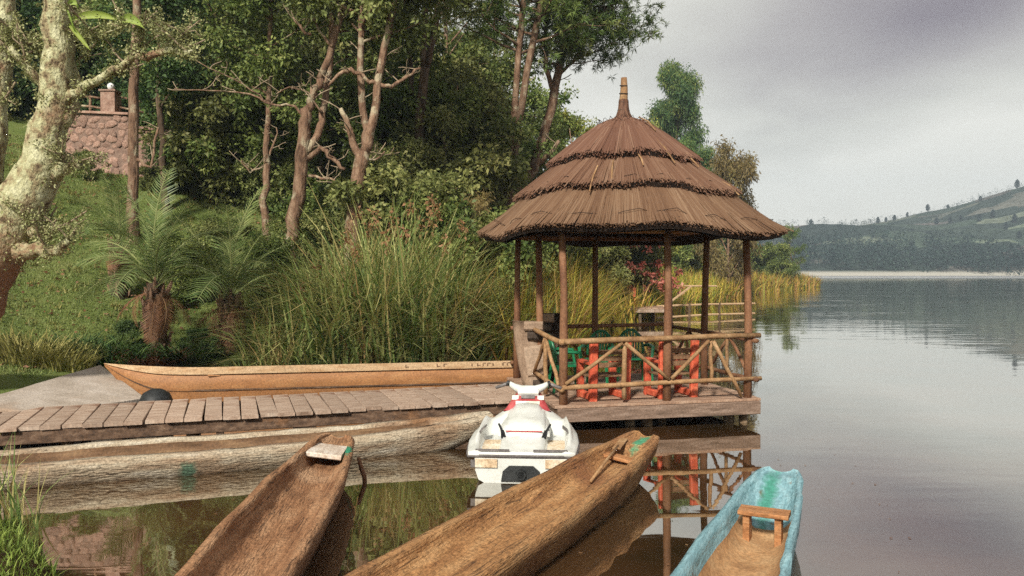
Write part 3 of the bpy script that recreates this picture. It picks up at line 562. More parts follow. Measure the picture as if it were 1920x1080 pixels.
# --- thatched roof
def se(phi, a, nn): return a / ((abs(math.cos(phi)) ** nn + abs(math.sin(phi)) ** nn) ** (1 / nn))
AE = 2.16
def roof_pt(phi, rho, lift=0.0):
    nn = 2.0 + 1.3 * rho ** 2
    z = np.interp(rho, [0.0, .06, .13, .2, .3, .42, .5, .72, .8, 1.0], [4.82, 4.77, 4.70, 4.60, 4.41, 4.15, 3.99, 3.50, 3.32, 2.84])
    sag = 0.05 * math.sin(phi * 3 + 1) * rho ** 2 + 0.03 * math.sin(phi * 7) * rho
    r = se(phi, AE * rho, nn); n_ = Vector((math.cos(phi) * .62, math.sin(phi) * .62, .78))
    return Vector((r * math.cos(phi), r * math.sin(phi), float(z) + sag)) + n_ * lift
roof = MB()
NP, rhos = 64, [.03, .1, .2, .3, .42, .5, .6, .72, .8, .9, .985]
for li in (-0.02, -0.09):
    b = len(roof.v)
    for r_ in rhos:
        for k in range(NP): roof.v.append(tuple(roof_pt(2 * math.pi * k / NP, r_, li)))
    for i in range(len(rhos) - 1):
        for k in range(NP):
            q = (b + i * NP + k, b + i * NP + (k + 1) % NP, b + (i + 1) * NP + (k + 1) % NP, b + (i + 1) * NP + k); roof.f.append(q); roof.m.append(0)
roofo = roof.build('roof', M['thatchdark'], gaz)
rng = np.random.default_rng(21)
def thatch_tier(r0, r1, n, lift0, lift1, name, thick=.010):
    Vs = []; Ts = []
    bw_ = rng.uniform(0, 1, 90)
    for _ in range(n):
        phi = rng.uniform(0, 2 * math.pi); q = rng.uniform(0, 1) ** 1.0
        bundle = bw_[int(phi / (2 * math.pi) * 90)]
        a0 = r0 + (r1 - r0) * max(0.0, rng.uniform(-.25, .55)); a1 = r1 + rng.normal() * .010 + .006 * math.sin(phi * 19 + r1 * 9) + .008 * math.sin(phi * 5)
        if rng.uniform() < .015: a1 += .025
        tl = rng.uniform(0, 1); ph2 = phi + rng.normal() * .014
        pts = []
        for t in (0, .5, 1):
            rr_ = a0 + (a1 - a0) * t; lf = lift0 + (lift1 - lift0) * ((rr_ - r0) / (r1 - r0))
            pts.append(roof_pt(phi + (ph2 - phi) * t, rr_, lf * (.15 + .85 * tl)))
        w = thick * rng.uniform(.6, 1.5)
        sd_ = Vector((-math.sin(phi), math.cos(phi), 0)); up_ = Vector((math.cos(phi) * .6, math.sin(phi) * .6, .8))
        for p in pts: Vs += [p - sd_ * w, p + up_ * w * 1.3, p + sd_ * w]
        Ts += [min(1, max(0, .42 * rng.uniform(0, 1) + .3 * tl + .28 * bundle))] * 9
    N = n; base = np.arange(N)[:, None, None] * 9
    q = np.array([[0, 1, 4, 3], [1, 2, 5, 4], [3, 4, 7, 6], [4, 5, 8, 7]])
    return np.array(Vs), (base + q[None]).reshape(-1, 4), np.array(Ts)
for r0, r1, n, l0, l1 in [(.05, .50, 7600, .03, .15), (.42, .735, 9000, .01, .14), (.66, 1.0, 12000, .01, .10)]:
    V, Q, T = thatch_tier(r0, r1, n, l0, l1, 't', .0075)
    tag(link('thatch_tier', np_mesh('thatch_tier', V, Q, M['thatch'], T), roofo), kind='stuff')
for r_, lf in ((.512, .125), (.746, .115), (1.008, .062)):  # dark rings paint the shade under each tier lip onto the weathered cut ends
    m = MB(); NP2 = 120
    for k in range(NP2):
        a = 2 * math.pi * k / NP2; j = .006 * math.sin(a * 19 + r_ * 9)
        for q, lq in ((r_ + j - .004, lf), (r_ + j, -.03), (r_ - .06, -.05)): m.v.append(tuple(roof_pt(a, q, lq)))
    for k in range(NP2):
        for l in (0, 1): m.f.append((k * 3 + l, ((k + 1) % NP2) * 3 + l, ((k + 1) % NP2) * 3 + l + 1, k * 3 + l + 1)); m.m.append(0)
    m.build('shaded_thatch_edge', M['thatchdark'], roofo)
# stitched tie lines that run round each tier a little above its lower edge
for r_ in (.455, .69, .93, .16):
    pts = [roof_pt(2 * math.pi * k / 72, r_ + .008 * math.sin(k * .7) + .006 * math.sin(k * 2.3), .10 + .04 * math.sin(k * 1.9)) for k in range(73)]
    MB().tube(pts, .0045, 5, cap=False).build('tie_line', M['thatchdark'], roofo)
for ph, ra, rb in [(-1.35, .36, .58), (-1.0, .40, .58), (-1.2, .14, .3), (-2.2, .60, .80), (-2.05, .56, .74), (-.85, .66, .78), (-1.75, .52, .62)]:
    MB().tube([roof_pt(ph, ra, .10), roof_pt(ph + .01, (ra + rb) / 2, .14), roof_pt(ph + .02, rb, .12)], [.012, .014, .010], 6).build('loose_reed', M['rail'], roofo)
cap = MB().lathe([(.20, 4.70), (.15, 4.77), (.09, 4.84), (.06, 4.93), (.055, 5.05)], 20).build('roof_cap', M['thatchdark'], roofo)
V_, Q_, T_ = [], [], []
Vs = []; Ts = []
for _ in range(700):
    phi = rng.uniform(0, 6.283); r = [.21, .11, .075, .062]; zb = [4.72, 4.82, 4.93, 5.08]; w = .008; tv = rng.uniform(0, .8)
    for rr_, z_ in zip(r, zb):
        p = Vector((rr_ * math.cos(phi), rr_ * math.sin(phi), z_ + rng.normal() * .01)); sd_ = Vector((-math.sin(phi), math.cos(phi), 0)) * w; o = Vector((math.cos(phi), math.sin(phi), .3)) * .014 * rng.uniform(.3, 1.3)
        Vs += [p - sd_ + o, p + sd_ + o]; Ts += [tv, tv]
q = np.array([[0, 1, 3, 2], [2, 3, 5, 4], [4, 5, 7, 6]])
tag(link('cap_thatch', np_mesh('cap_thatch', np.array(Vs), (np.arange(700)[:, None, None] * 8 + q[None]).reshape(-1, 4), M['thatch'], np.array(Ts)), roofo), kind='stuff')
MB().tube([(0, 0, 4.9), (0, 0, 5.1), (.01, 0, 5.28), (.005, 0, 5.46)], [.075, .066, .058, .05], 12, rough=.05).build('spire', M['rail'], roofo, True)
for z_, r_ in ((4.93, .092), (5.06, .075), (5.2, .066), (5.33, .058)):
    MB().tube([(r_ * math.cos(a), r_ * math.sin(a), z_ + .012 * math.sin(a)) for a in np.linspace(0, 6.3, 17)], .010, 5, cap=False).build('spire_binding', M['hollow'], roofo)

# ------------------------------------------------------------------ chairs in the gazebo
def red_chair(loc, rz, label):
    t = empty('garden_chair', loc, rz, label, 'chair', 'red framed chairs in the gazebo')
    for s in (-1, 1):                               # chair faces local +Y; each side frame is one bent red loop with a tall back post
        x = s * .27
        m = MB()
        m.bar((x, -.245, .0), (x, -.285, .86), .125, .085, .018, up=(0, 1, 0)).bar((x, .20, .0), (x, .205, .57), .11, .08, .015, up=(0, 1, 0))
        m.bar((x + .002, -.20, .055), (x + .002, .16, .055), .105, .10, .015).bar((x + .003, -.22, .545), (x + .003, .24, .55), .11, .05, .012)
        m.build('side_frame', M['red'], t)
    for k in range(3): MB().bar((-.29, -.235 - .006 * k, .52 + .095 * k), (.29, -.235 - .006 * k, .52 + .095 * k), .022, .075, .004).build('back_slat', M['slat'], t)
    for k in range(4): MB().bar((-.28, -.18 + .11 * k, .35), (.28, -.18 + .11 * k, .35), .095, .022, .004).build('seat_slat', M['slat'], t)
    return t
fx_ = math.atan2(-(-.38), .92)
red_chair((1.36, 12.02, DK), fx_ * .85, 'red framed wooden chair in the gazebo, nearest the left front post')
red_chair((2.42, 12.26, DK), fx_ * .85, 'red framed wooden chair in the gazebo, right of the middle front post')
def green_chair(loc, rz, label):
    t = empty('plastic_chair', loc, rz, label, 'chair', 'green plastic chairs in the gazebo')
    m = MB(); m.box((0, 0.0, .42), (.44, .42, .03), None, .008).build('seat', M['green'], t)
    for sx_ in (-1, 1):
        MB().tube([(sx_ * .20, .19, .41), (sx_ * .235, .23, 0)], [.03, .024], 6).build('leg', M['green'], t)
        MB().tube([(sx_ * .20, -.18, .41), (sx_ * .235, -.26, 0)], [.03, .024], 6).build('leg', M['green'], t)
        MB().tube([(sx_ * .23, -.22, .62), (sx_ * .265, -.05, .645), (sx_ * .26, .17, .63), (sx_ * .225, .2, .42)], [.024, .03, .03, .022], 6).build('armrest', M['green'], t)
    arc = [(.22 * math.cos(a), -.22 - .06 * math.sin(a), .55 + .34 * math.sin(a)) for a in np.linspace(-.2, math.pi + .2, 15)]
    m = MB(); m.tube(arc, .025, 6); b = m.build('backrest', M['green'], t, True)
    for k in range(-3, 4):
        x = k * .055; zt = .55 + .34 * math.sqrt(max(0, 1 - (x / .22) ** 2))
        MB().bar((x * .7, -.20, .43), (x, -.275, zt), .028, .012).build('back_slat', M['green'], b)
    return t
green_chair((.86, 12.72, DK), R(-80), 'green plastic armchair in the gazebo beside the left railing')
green_chair((1.42, 13.35, DK), R(160), 'green plastic armchair in the gazebo, middle of the three')
green_chair((2.10, 13.62, DK), R(190), 'green plastic armchair in the gazebo in front of the far jetty')

# upright pieces of old dugouts standing beside the gazebo entrance
def upright_dugout(loc, rz, tilt, H, wt, wb, label):
    t = empty('dugout_end', loc, rz, label, 'wood carving', 'upright dugout ends at the gazebo entrance')
    m = MB(); n = 9; st = [0, .12, .3, .5, .7, .85, 1.0]
    for s in st:
        w = wb + (wt - wb) * s + .05 * math.sin(s * 3.1); dp = .20 - .03 * s
        for ly in (0, 1):
            for k in range(n):
                a = math.pi * (k / (n - 1)); th = .045 * ly
                m.v.append(((w / 2 - th) * math.cos(a) + .01 * mnoise.noise(Vector((k, s * 4, ly))), -(dp - th) * math.sin(a) ** .8 + tilt[1] * s * H, s * H))
                m.v[-1] = (m.v[-1][0] + tilt[0] * s * H, m.v[-1][1], m.v[-1][2])
    c = 2 * n
    for i in range(len(st) - 1):
        for k in range(n - 1):
            a = i * c + k; m.f += [(a, a + 1, a + 1 + c, a + c), (a + n, a + n + c, a + n + 1 + c, a + n + 1)]; m.m += [0, 1]
        for a, b in ((i * c, i * c + n), (i * c + n - 1, i * c + 2 * n - 1)): m.f.append((a, b, b + c, a + c)); m.m.append(0)
    for i in (0, len(st) - 1):
        for k in range(n - 1): a = i * c + k; m.f.append((a, a + n, a + n + 1, a + 1)); m.m.append(0)
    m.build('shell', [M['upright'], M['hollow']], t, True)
    MB().box((tilt[0] * H * .9 + .13, -.10, H * .93), (.30, .24, .15), None, .03).build('head_block', M['upright'], t)
    MB().box((tilt[0] * H * .8 + .15, -.12, H * .79), (.26, .22, .13), None, .03).build('notch_shade_block', M['hollow'], t)  # solid dark block, painted as the shade inside a carved notch
    MB().box((tilt[0] * H * .45 + .10, -.14, H * .42), (.30, .16, .50), Matrix.Rotation(R(-9), 3, 'Y'), .04).build('belly_block', M['upright'], t)
    MB().box((tilt[0] * H * .1 + .12, -.12, H * .10), (wb * .6, .2, .10), None, .03).build('notch_shade_block', M['hollow'], t)  # same painted notch shade near the foot
    return t
upright_dugout((.36, 13.0, DK), R(-8), (-.12, .02), 1.10, .46, .34, 'tall grey hewn dugout end standing upright by the gazebo entrance, nearer one')
upright_dugout((.70, 13.75, DK), R(165), (0, .02), 1.18, .46, .36, 'dark hollow dugout end standing upright behind the left gazebo posts')

# ------------------------------------------------------------------ long painted boat behind the dock
bow = Vector((-6.9, 13.45, 0)); st_ = Vector((0.65, 14.9, 0)); L = (st_ - bow).length
lb = empty('long_boat', bow, math.atan2(st_.y - bow.y, st_.x - bow.x), 'long terracotta plank boat with pale gunwale moored behind the dock', 'boat')
lb.rotation_euler = (R(-9), 0, lb.rotation_euler.z)
NS, NC = 30, 9
def boat_sec(s):
    b = .52 * min(1, (s / .30)) ** .62 if s < .30 else .52 - .06 * (s - .3)
    b = max(b, .015)
    sh = .60 + .14 * max(0, 1 - s / .25) ** 2; kl = -.16 + .86 * max(0, 1 - s / .13) ** 1.5
    return b, sh, kl
hm = MB(); hr = MB(); ss = [(i / NS) ** 1.35 for i in range(NS + 1)]
for s in ss:
    b, sh, kl = boat_sec(s); kl = min(kl, sh - .05)
    for k in range(NC):
        q = k / (NC - 1) * 2 - 1; a = abs(q)
        hm.v.append((s * L, math.copysign(b * (a ** .55), q), kl + (sh - kl) * a ** 1.9))
    for k in range(NC):
        q = 1 - k / (NC - 1) * 2; a = abs(q); bi = max(b - .03, .005)
        hm.v.append((s * L, math.copysign(bi * (a ** .55), q), min(sh, kl + .05 + (sh - kl - .05) * a ** 1.9)))
c = 2 * NC
for i in range(NS):
    for k in range(c):
        hm.f.append((i * c + k, i * c + (k + 1) % c, (i + 1) * c + (k + 1) % c, (i + 1) * c + k)); hm.m.append(0)
hm.f.append(tuple(NS * c + k for k in range(NC))); hm.m.append(0)
hm.build('hull', M['boat'], lb, True)
for sgn in (-1, 1):
    def strip(z0, z1, off, name, mat):
        m = MB()
        for s in ss:
            b, sh, kl = boat_sec(s); kl = min(kl, sh - .05)
            for fz_ in (z0, z1):
                a = max(0.02, fz_) ** (1 / 1.9); y = b * a ** .55
                for o in (0.0, off): m.v.append((s * L, sgn * (y + o), kl + (sh - kl) * fz_))
        for i in range(NS):
            for k, k2 in ((0, 1), (1, 3), (3, 2), (2, 0)): m.f.append((i * 4 + k, i * 4 + k2, (i + 1) * 4 + k2, (i + 1) * 4 + k)); m.m.append(0)
        m.build(name, M[mat], lb)
    strip(.86, 1.02, .030, 'gunwale', 'gunwale'); strip(.50, .535, .016, 'rubbing_strake', 'beam')
for s in (.24, .42, .6, .78): MB().bar((s * L, -.45, .48), (s * L, .45, .48), .2, .03).build('thwart', M['boat'], lb)
# faint dark lettering on the gunwale board towards the stern
lt = MB(); rr = random.Random(8)
def lbar(s, zf, w, hh): 
    b, sh, kl = boat_sec(s / L); a = zf ** (1 / 1.9); lt.box((s, -(b * a ** .55 + .031), kl + (sh - kl) * zf), (w, .004, hh))
for s0 in (5.05, 5.6, 5.72, 6.22, 6.32, 6.42, 6.5, 6.6, 6.78, 6.86, 6.94):
    lbar(s0, .95, .02, .055)
    if rr.random() < .6: lbar(s0 + .03, .975 if rr.random() < .5 else .925, .05, .014)
tag(lt.build('lettering', M['ink'], lb), kind='stuff')
tag(MB().lathe([(.02, -.05), (.17, .0), (.235, .10), (.245, .20), (.20, .30), (.11, .36), (.02, .38)], 18).build('mooring_float', M['black'], None, True, (Wz(276, 748, .36).x, Wz(276, 748, .36).y + .25, .10), (R(8), R(6), 0)), 'dark rounded rubber float between the boat bow and the dock', 'float')

# ------------------------------------------------------------------ dugout canoes
def canoe(name, bowp, ang, L, beam, bowbeam, gun, bowrise, mats, label, bowdeck=.10, stern=.10, wall=.045, rim=.5, seed=0, floor_m=0, keel=-.14, wob=.03, depth=.30, heel=0.0, inner=(3, 5), ramp=0.0):
    """local +Y runs from stern to bow; ang = heading clockwise from world +Y"""
    o = empty(name, (bowp[0] - math.sin(ang) * L, bowp[1] - math.cos(ang) * L, 0), -ang, label, 'canoe', 'dugout canoes by the dock')
    m = MB(); NO = 13; st = sorted(set([i / 68 for i in range(69)] + [1 - bowdeck - .012, 1 - bowdeck + .012, stern - .012, stern + .012]))
    for s in st:
        e = min(1, s / .32) if s < .5 else 1
        b = beam / 2 * (.55 + .45 * math.sin(min(1, s / .3) * math.pi / 2))
        if s > .5: t_ = (s - .5) / .5; b = beam / 2 + (bowbeam / 2 - beam / 2) * t_ ** 2.0
        if s > .965: b *= 1 - .22 * ((s - .965) / .035) ** 2
        g = gun + bowrise * max(0, (s - .6) / .4) ** 2 + .04 * max(0, (.25 - s) / .25)
        g2 = g + wob * mnoise.noise(Vector((s * 6, seed, 0))); g3 = g + wob * mnoise.noise(Vector((s * 6, seed + 9, 0)))
        bl = b * (1 + .10 * mnoise.noise(Vector((s * 5, seed + 3, 1)))); br = b * (1 + .10 * mnoise.noise(Vector((s * 5, seed + 5, 2))))
        k_ = keel + (g * .62 - keel) * max(0, (s - .86) / .14) ** 1.8 + .15 * max(0, (.08 - s) / .08)
        full = 1 - bowdeck > s > stern; q_ = max(0, min(1, (s - ramp) / (1 - bowdeck - ramp))) if ramp else 0.0
        for k in range(NO):                     # outside, left rim to right rim
            q = k / (NO - 1) * 2 - 1; a = abs(q); bb = bl if q < 0 else br; gg = g2 if q < 0 else g3
            x_ = math.copysign(bb * math.sin(a * math.pi / 2) ** .75, q); z_ = k_ + (gg - k_) * (1 - math.cos(a * math.pi / 2) ** 1.1)
            j = .020 * mnoise.noise(Vector((s * 22, q * 5, seed)))
            m.v.append((x_ + j, s * L, z_ + j))
        for k in range(NO):                     # inside, right rim to left rim
            q = 1 - k / (NO - 1) * 2; a = abs(q); bb = (bl if q < 0 else br) - wall; gg = (g2 if q < 0 else g3)
            fl = (max(k_ + .09, min(g2, g3) - depth) * (1 - q_) + (min(g2, g3) - .05) * q_) if full else gg - .012 - .02 * (1 - a)
            x_ = math.copysign(bb * math.sin(a * math.pi / 2) ** .7, q); z_ = fl + (gg + .008 - fl) * (1 - math.cos(a * math.pi / 2) ** .9)
            j = .022 * mnoise.noise(Vector((s * 19, q * 6, seed + 20)))
            m.v.append((x_ + j, s * L, z_ + j))
    c = 2 * NO
    for i in range(len(st) - 1):
        for k in range(c):
            inside = NO <= k < 2 * NO - 1; kk = k - NO
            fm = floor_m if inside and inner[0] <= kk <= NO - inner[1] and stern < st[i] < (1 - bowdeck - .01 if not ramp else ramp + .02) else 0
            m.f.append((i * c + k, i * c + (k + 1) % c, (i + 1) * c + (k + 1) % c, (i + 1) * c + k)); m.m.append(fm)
    for i in (0, len(st) - 1):
        b = i * c
        for k in range(NO - 1):
            f = (b + k, b + k + 1, b + c - 2 - k, b + c - 1 - k); m.f.append(f if i == 0 else f[::-1]); m.m.append(0)
    h_ = m.build('hull', mats, o, True)
    o.rotation_euler = (0, heel, -ang)
    return o
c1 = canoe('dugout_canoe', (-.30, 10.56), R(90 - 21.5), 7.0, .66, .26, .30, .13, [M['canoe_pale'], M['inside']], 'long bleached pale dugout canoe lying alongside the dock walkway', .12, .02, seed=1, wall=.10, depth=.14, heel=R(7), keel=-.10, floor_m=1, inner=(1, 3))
for y_ in (2.2, 4.2): MB().bar((-.27, y_, .16), (.27, y_, .16), .16, .035).build('thwart', M['greyseat'], c1)
c2 = canoe('dugout_canoe', (-2.03, 9.02), R(-3.2), 5.6, .70, .40, .40, .05, [M['canoe_brown']], 'brown dugout canoe with bleached bow seat and green paint streak, left of the jet ski', .07, .04, seed=4, wall=.075, depth=.15, heel=R(8))
MB().box((-.01, 4.98, .40), (.36, .46, .05), None, .01).build('bow_seat', M['greyseat'], c2); MB().box((0, 5.17, .29), (.32, .10, .18)).build('seat_hollow_shade', M['hollow'], c2)  # the dark block paints the shaded hollow under the bow seat
c3 = canoe('dugout_canoe', (1.47, 9.08), R(27.5), 6.0, .66, .38, .40, .06, [M['canoe_tan']], 'tan dugout canoe with green bow stripe in front of the jet ski', .085, .04, seed=7, wall=.07, depth=.13, heel=R(8))
MB().box((0, 5.20, .34), (.50, .15, .035), None, .006).build('thwart', M['seatwood'], c3)
c4 = canoe('dugout_canoe', (2.47, 7.30), R(25.4), 5.2, .64, .37, .44, .05, [M['canoe_blue'], M['bluefloor']], 'light blue painted canoe with wooden bench seat at the right', .05, .04, seed=2, wall=.045, floor_m=1, wob=.006, ramp=.80, inner=(2, 4))
bs_ = empty('x', (0, 0, 0)); bpy.data.objects.remove(bs_)
bench = MB().box((0.01, 4.05, .40), (.38, .19, .035), None, .006).build('bench_seat', M['seatwood'], c4)
for x_ in (-.12, .12): MB().box((x_, 4.05, .20), (.05, .13, .36)).build('seat_leg', M['seatwood'], bench)
# paddle lying in the tan canoe
pa = empty('paddle', (1.0, 8.0, .42), 0, 'thin yellowish wooden paddle resting in the bow of the tan canoe', 'paddle')
p0, p1 = Wz(1108, 905, .30), Wz(1160, 838, .42)
d_ = (p1 - p0); pa.location = p0
MB().tube([(0, 0, 0), d_ * .5 + Vector((0, 0, .01)), d_ * 1.0], [.014, .016, .014], 7).build('shaft', M['rail'], pa, True)
MB().bar(d_ * .93, d_ * 1.25, .09, .015, .004).build('blade', M['rail'], pa)
# stick poking out of the water
s0 = Wz(682, 905, 0)
tag(MB().tube([(s0.x + .02, s0.y, -.4), (s0.x, s0.y, .05), (s0.x - .04, s0.y + .02, .15), (s0.x - .07, s0.y + .02, .26)], [.028, .026, .024, .018], 8, rough=.12).build('stick', M['pole'], None, True), 'short reddish stick poking out of the water beside the brown canoe', 'stick')

rng = np.random.default_rng(88); nl_ = 150
fp = np.column_stack([rng.uniform(-4.6, 4.2, nl_), rng.uniform(5.6, 11.2, nl_), np.full(nl_, .006)]); fd = np.column_stack([rng.normal(size=(nl_, 2)), np.zeros(nl_)])
fs_ = rng.uniform(.012, .045, nl_); side_ = np.column_stack([-fd[:, 1], fd[:, 0], np.zeros(nl_)]); fd = unit(fd); side_ = unit(side_)
Vf = np.stack([fp, fp + fd * fs_[:, None] * .5 + side_ * fs_[:, None] * .3, fp + fd * fs_[:, None], fp + fd * fs_[:, None] * .5 - side_ * fs_[:, None] * .3], 1)
tag(link('leaf_litter', np_mesh('leaf_litter', Vf.reshape(-1, 3), np.arange(nl_ * 4).reshape(-1, 4), M['seed'], np.repeat(rng.uniform(0, 1, nl_), 4))), 'small brown leaves floating on the water among the canoes', 'leaf litter', kind='stuff')

# ------------------------------------------------------------------ jet ski
js = empty('jet_ski', (.10, 8.62, 0), R(-4), 'old white and red jet ski moored stern first at the dock', 'jet ski')
JL = 2.35
def half_w(t): return float(np.interp(t, [0, .06, .20, .36, .55, .75, .9, 1.0], [.545, .565, .59, .575, .50, .36, .21, .06]))
hl = MB(); TS = [0, .03, .08, .15, .22, .3, .4, .5, .6, .7, .8, .88, .94, 1.0]
sect = [(-1, 1.0), (-1.0, .80), (-.985, .55), (-.92, .30), (-.55, .02), (0, -.12), (.55, .02), (.92, .30), (.985, .55), (1.0, .80), (1, 1.0)]
def deck_z(t): return float(np.interp(t, [0, .1, .35, .6, .85, 1], [.33, .34, .38, .42, .40, .36]))
for t in TS:
    w = half_w(t) * .93; zt = deck_z(t) - .03; zb = -.08 + .30 * max(0, (t - .6) / .4) ** 2
    for x, z in sect: hl.v.append((x * w, t * JL, zb + (zt - zb) * z))
n = len(sect)
for i in range(len(TS) - 1):
    for k in range(n - 1): hl.f.append((i * n + k, i * n + k + 1, (i + 1) * n + k + 1, (i + 1) * n + k)); hl.m.append(0)
hl.f.append(tuple(range(n - 1, -1, -1))); hl.m.append(0)
hl.build('hull', M['white'], js, False)
# deck: a height field with bumper flange, sunken footwells, side wings and a raised saddle
def deck_top(t, u):
    """height above deck_z at length t and lateral u (-1..1)"""
    a = abs(u); z = 0.0
    wing = float(np.interp(t, [0, .10, .2, .45, .75, 1], [.02, .03, .10, .17, .10, .0]))     # raised side wings
    well = float(np.interp(t, [0, .05, .09, .40, .50, 1], [0, -.01, -.05, -.05, .05, .05]))
    ctr = float(np.interp(t, [0, .06, .11, .16, .24, .26, .5, .62, .75, 1], [0, .0, .03, .035, .05, .13, .17, .18, .12, .02]))
    prof = np.interp(a, [0, .40, .46, .80, .88, 1.0], [ctr, ctr, well, well, wing if t < .55 else well * .8, 0 if t < .9 else 0])
    if t > .42:
        k = min(1, (t - .42) / .14); prof2 = ctr * (1 - a ** 2.2) + .03 * (1 - a); prof = prof * (1 - k) + prof2 * k
    return float(prof)
dk = MB(); TD = np.linspace(0, 1, 41); UD = [-1.06, -1.06, -1, -.94, -.88, -.84, -.80, -.7, -.6, -.5, -.46, -.43, -.40, -.3, -.15, 0]; UD = UD + [-u for u in UD[:-1]][::-1]
for t in TD:
    w = half_w(t)
    for i, u in enumerate(UD):
        z = deck_z(t) + deck_top(t, max(-1, min(1, u)))
        if i in (0, len(UD) - 1): z = deck_z(t) - .05
        dk.v.append((u * w, t * JL, z))
n = len(UD)
for i in range(len(TD) - 1):
    for k in range(n - 1):
        u = abs((UD[k] + UD[k + 1]) / 2); mi = 1 if (.47 < u < .82 and .05 < TD[i] < .30) else 0
        dk.f.append((i * n + k, i * n + k + 1, (i + 1) * n + k + 1, (i + 1) * n + k)); dk.m.append(mi)
for k in range(n - 1):
    if k: pass
dk.f.append(tuple(range(n - 1, -1, -1))); dk.m.append(0)
dk.build('deck', [M['white'], M['stain']], js, True)
# saddle
sd_ = MB(); SS = [(.50, .62, .10, .02), (.54, .72, .20, .10), (1.0, .78, .22, .13), (1.45, .84, .24, .16)]
rings = [(.52, .20, .30, .44), (.56, .22, .30, .50), (.85, .215, .30, .545), (1.2, .19, .27, .60), (1.46, .16, .24, .66)]
for y, wt, wb, zt in rings:
    zb = .40
    for x, z in [(-wb, zb), (-wb * .97, zb + (zt - zb) * .45), (-wt, zt - .03), (-wt * .8, zt), (0, zt + .012), (wt * .8, zt), (wt, zt - .03), (wb * .97, zb + (zt - zb) * .45), (wb, zb)]: sd_.v.append((x, y, z))
for i in range(len(rings) - 1):
    for k in range(8): sd_.f.append((i * 9 + k, i * 9 + k + 1, (i + 1) * 9 + k + 1, (i + 1) * 9 + k)); sd_.m.append(0)
sd_.f.append(tuple(range(8, -1, -1))); sd_.m.append(0); sd_.f.append(tuple(range(36, 45))); sd_.m.append(0)
sd_.build('saddle', M['white'], js, True)
MB().bar((-.21, .515, .462), (.21, .515, .462), .012, .012).build('saddle_seam', M['redplastic'], js)
# console
cn = MB(); cr = [(1.30, .30, .58, .56, .24), (1.42, .29, .66, .5, .22), (1.62, .24, .74, .48, .16), (1.85, .16, .73, .48, .10), (2.0, .10, .62, .45, .05)]
for y, wb, zt, zb, wt in cr:
    for x, z in [(-wb, zb), (-wb * .92, zb + (zt - zb) * .5), (-wt, zt - .01), (-wt * .6, zt + .01), (wt * .6, zt + .01), (wt, zt - .01), (wb * .92, zb + (zt - zb) * .5), (wb, zb)]: cn.v.append((x, y, z))
for i in range(len(cr) - 1):
    for k in range(7): cn.f.append((i * 8 + k, i * 8 + k + 1, (i + 1) * 8 + k + 1, (i + 1) * 8 + k)); cn.m.append(0)
cn.f.append(tuple(range(7, -1, -1))); cn.m.append(0); cn.f.append(tuple(range(32, 40))); cn.m.append(0)
cno = cn.build('console', M['redplastic'], js, True)
def plate(name, x0, x1, y, z, hh, mat, d=.016): 
    a = Matrix.Rotation(R(55), 3, 'X'); MB().box(((x0 + x1) / 2, y, z), (x1 - x0, d, hh), Matrix.Rotation(R(-35), 3, 'X'), .0).build(name, M[mat], cno)
plate('decal_panel', -.15, .15, 1.375, .632, .075, 'white'); plate('gauge', -.085, .085, 1.468, .705, .05, 'grey', .03)
plate('decal_panel', -.20, -.12, 1.47, .695, .06, 'white'); plate('decal_panel', .12, .20, 1.47, .695, .06, 'white')
# handlebar: white padded yoke, dark grips
yk = MB().tube([(-.25, 1.60, .86), (-.19, 1.60, .82), (-.10, 1.60, .775), (0, 1.60, .765), (.10, 1.60, .775), (.19, 1.60, .82), (.25, 1.60, .86)], [.03, .042, .062, .07, .062, .042, .03], 10).build('handlebar', M['white'], js, True)
MB().box((0, 1.57, .745), (.26, .14, .10), Matrix.Rotation(R(-20), 3, 'X'), .03).build('steering_pad', M['white'], yk)
for s in (-1, 1):
    MB().tube([(s * .25, 1.60, .855), (s * .30, 1.595, .845), (s * .42, 1.57, .805)], [.028, .022, .020], 9).build('grip', M['grey'], yk, True)
    MB().tube([(s * .25, 1.57, .865), (s * .28, 1.57, .87)], [.035, .03], 8).build('clamp', M['black'], yk)
    MB().bar((s * .245, .56, .46), (s * .215, .47, .40), .02, .02).tube([(s * .30, .66, .515), (s * .26, .58, .46), (s * .245, .46, .395)], .014, 7).build('grab_rail', M['black'], js)
    MB().box((s * .478, .60, .475), (.012, .17, .09), Matrix.Rotation(s * R(-52), 3, 'Y')).build('side_vent', M['grey'], js)
    MB().bar((s * .13, .015, .352), (s * .50, .02, .352), .02, .022).build('rear_trim', M['grey'], js)
    MB().box((s * .38, -.012, .215), (.24, .02, .09), None, 0).build('transom_patch', M['stain'], js)
    MB().box((s * .515, -.005, .21), (.07, .03, .08)).build('corner_bumper', M['grey'], js)
MB().bar((-.46, -.004, .30), (.46, -.004, .30), .03, .016).build('rear_trim', M['grey'], js)
rc = MB().add([(-.22, -.018, .02), (.22, -.018, .02), (.20, -.018, .13), (.13, -.018, .19), (-.13, -.018, .19), (-.20, -.018, .13), (-.22, .05, .02), (.22, .05, .02), (.20, .05, .13), (.13, .05, .19), (-.13, .05, .19), (-.20, .05, .13)], [(0, 1, 2, 3, 4, 5)] + [(k, k + 6, (k + 1) % 6 + 6, (k + 1) % 6) for k in range(6)]).build('pump_recess', M['black'], js)
bpth = [(-half_w(t) * 1.065, t * JL, deck_z(t) - .045) for t in np.linspace(1, 0, 20)] + [(half_w(t) * 1.065, t * JL, deck_z(t) - .045) for t in np.linspace(0, 1, 20)]
MB().tube(bpth, .016, 6).build('rubber_bumper', M['grey'], js, True)
MB().tube([(0, .0, .10), (0, -.06, .10), (0, -.06, .10), (0, -.02, .10)], [.06, .052, .04, .035], 14).build('jet_nozzle', M['black'], js)

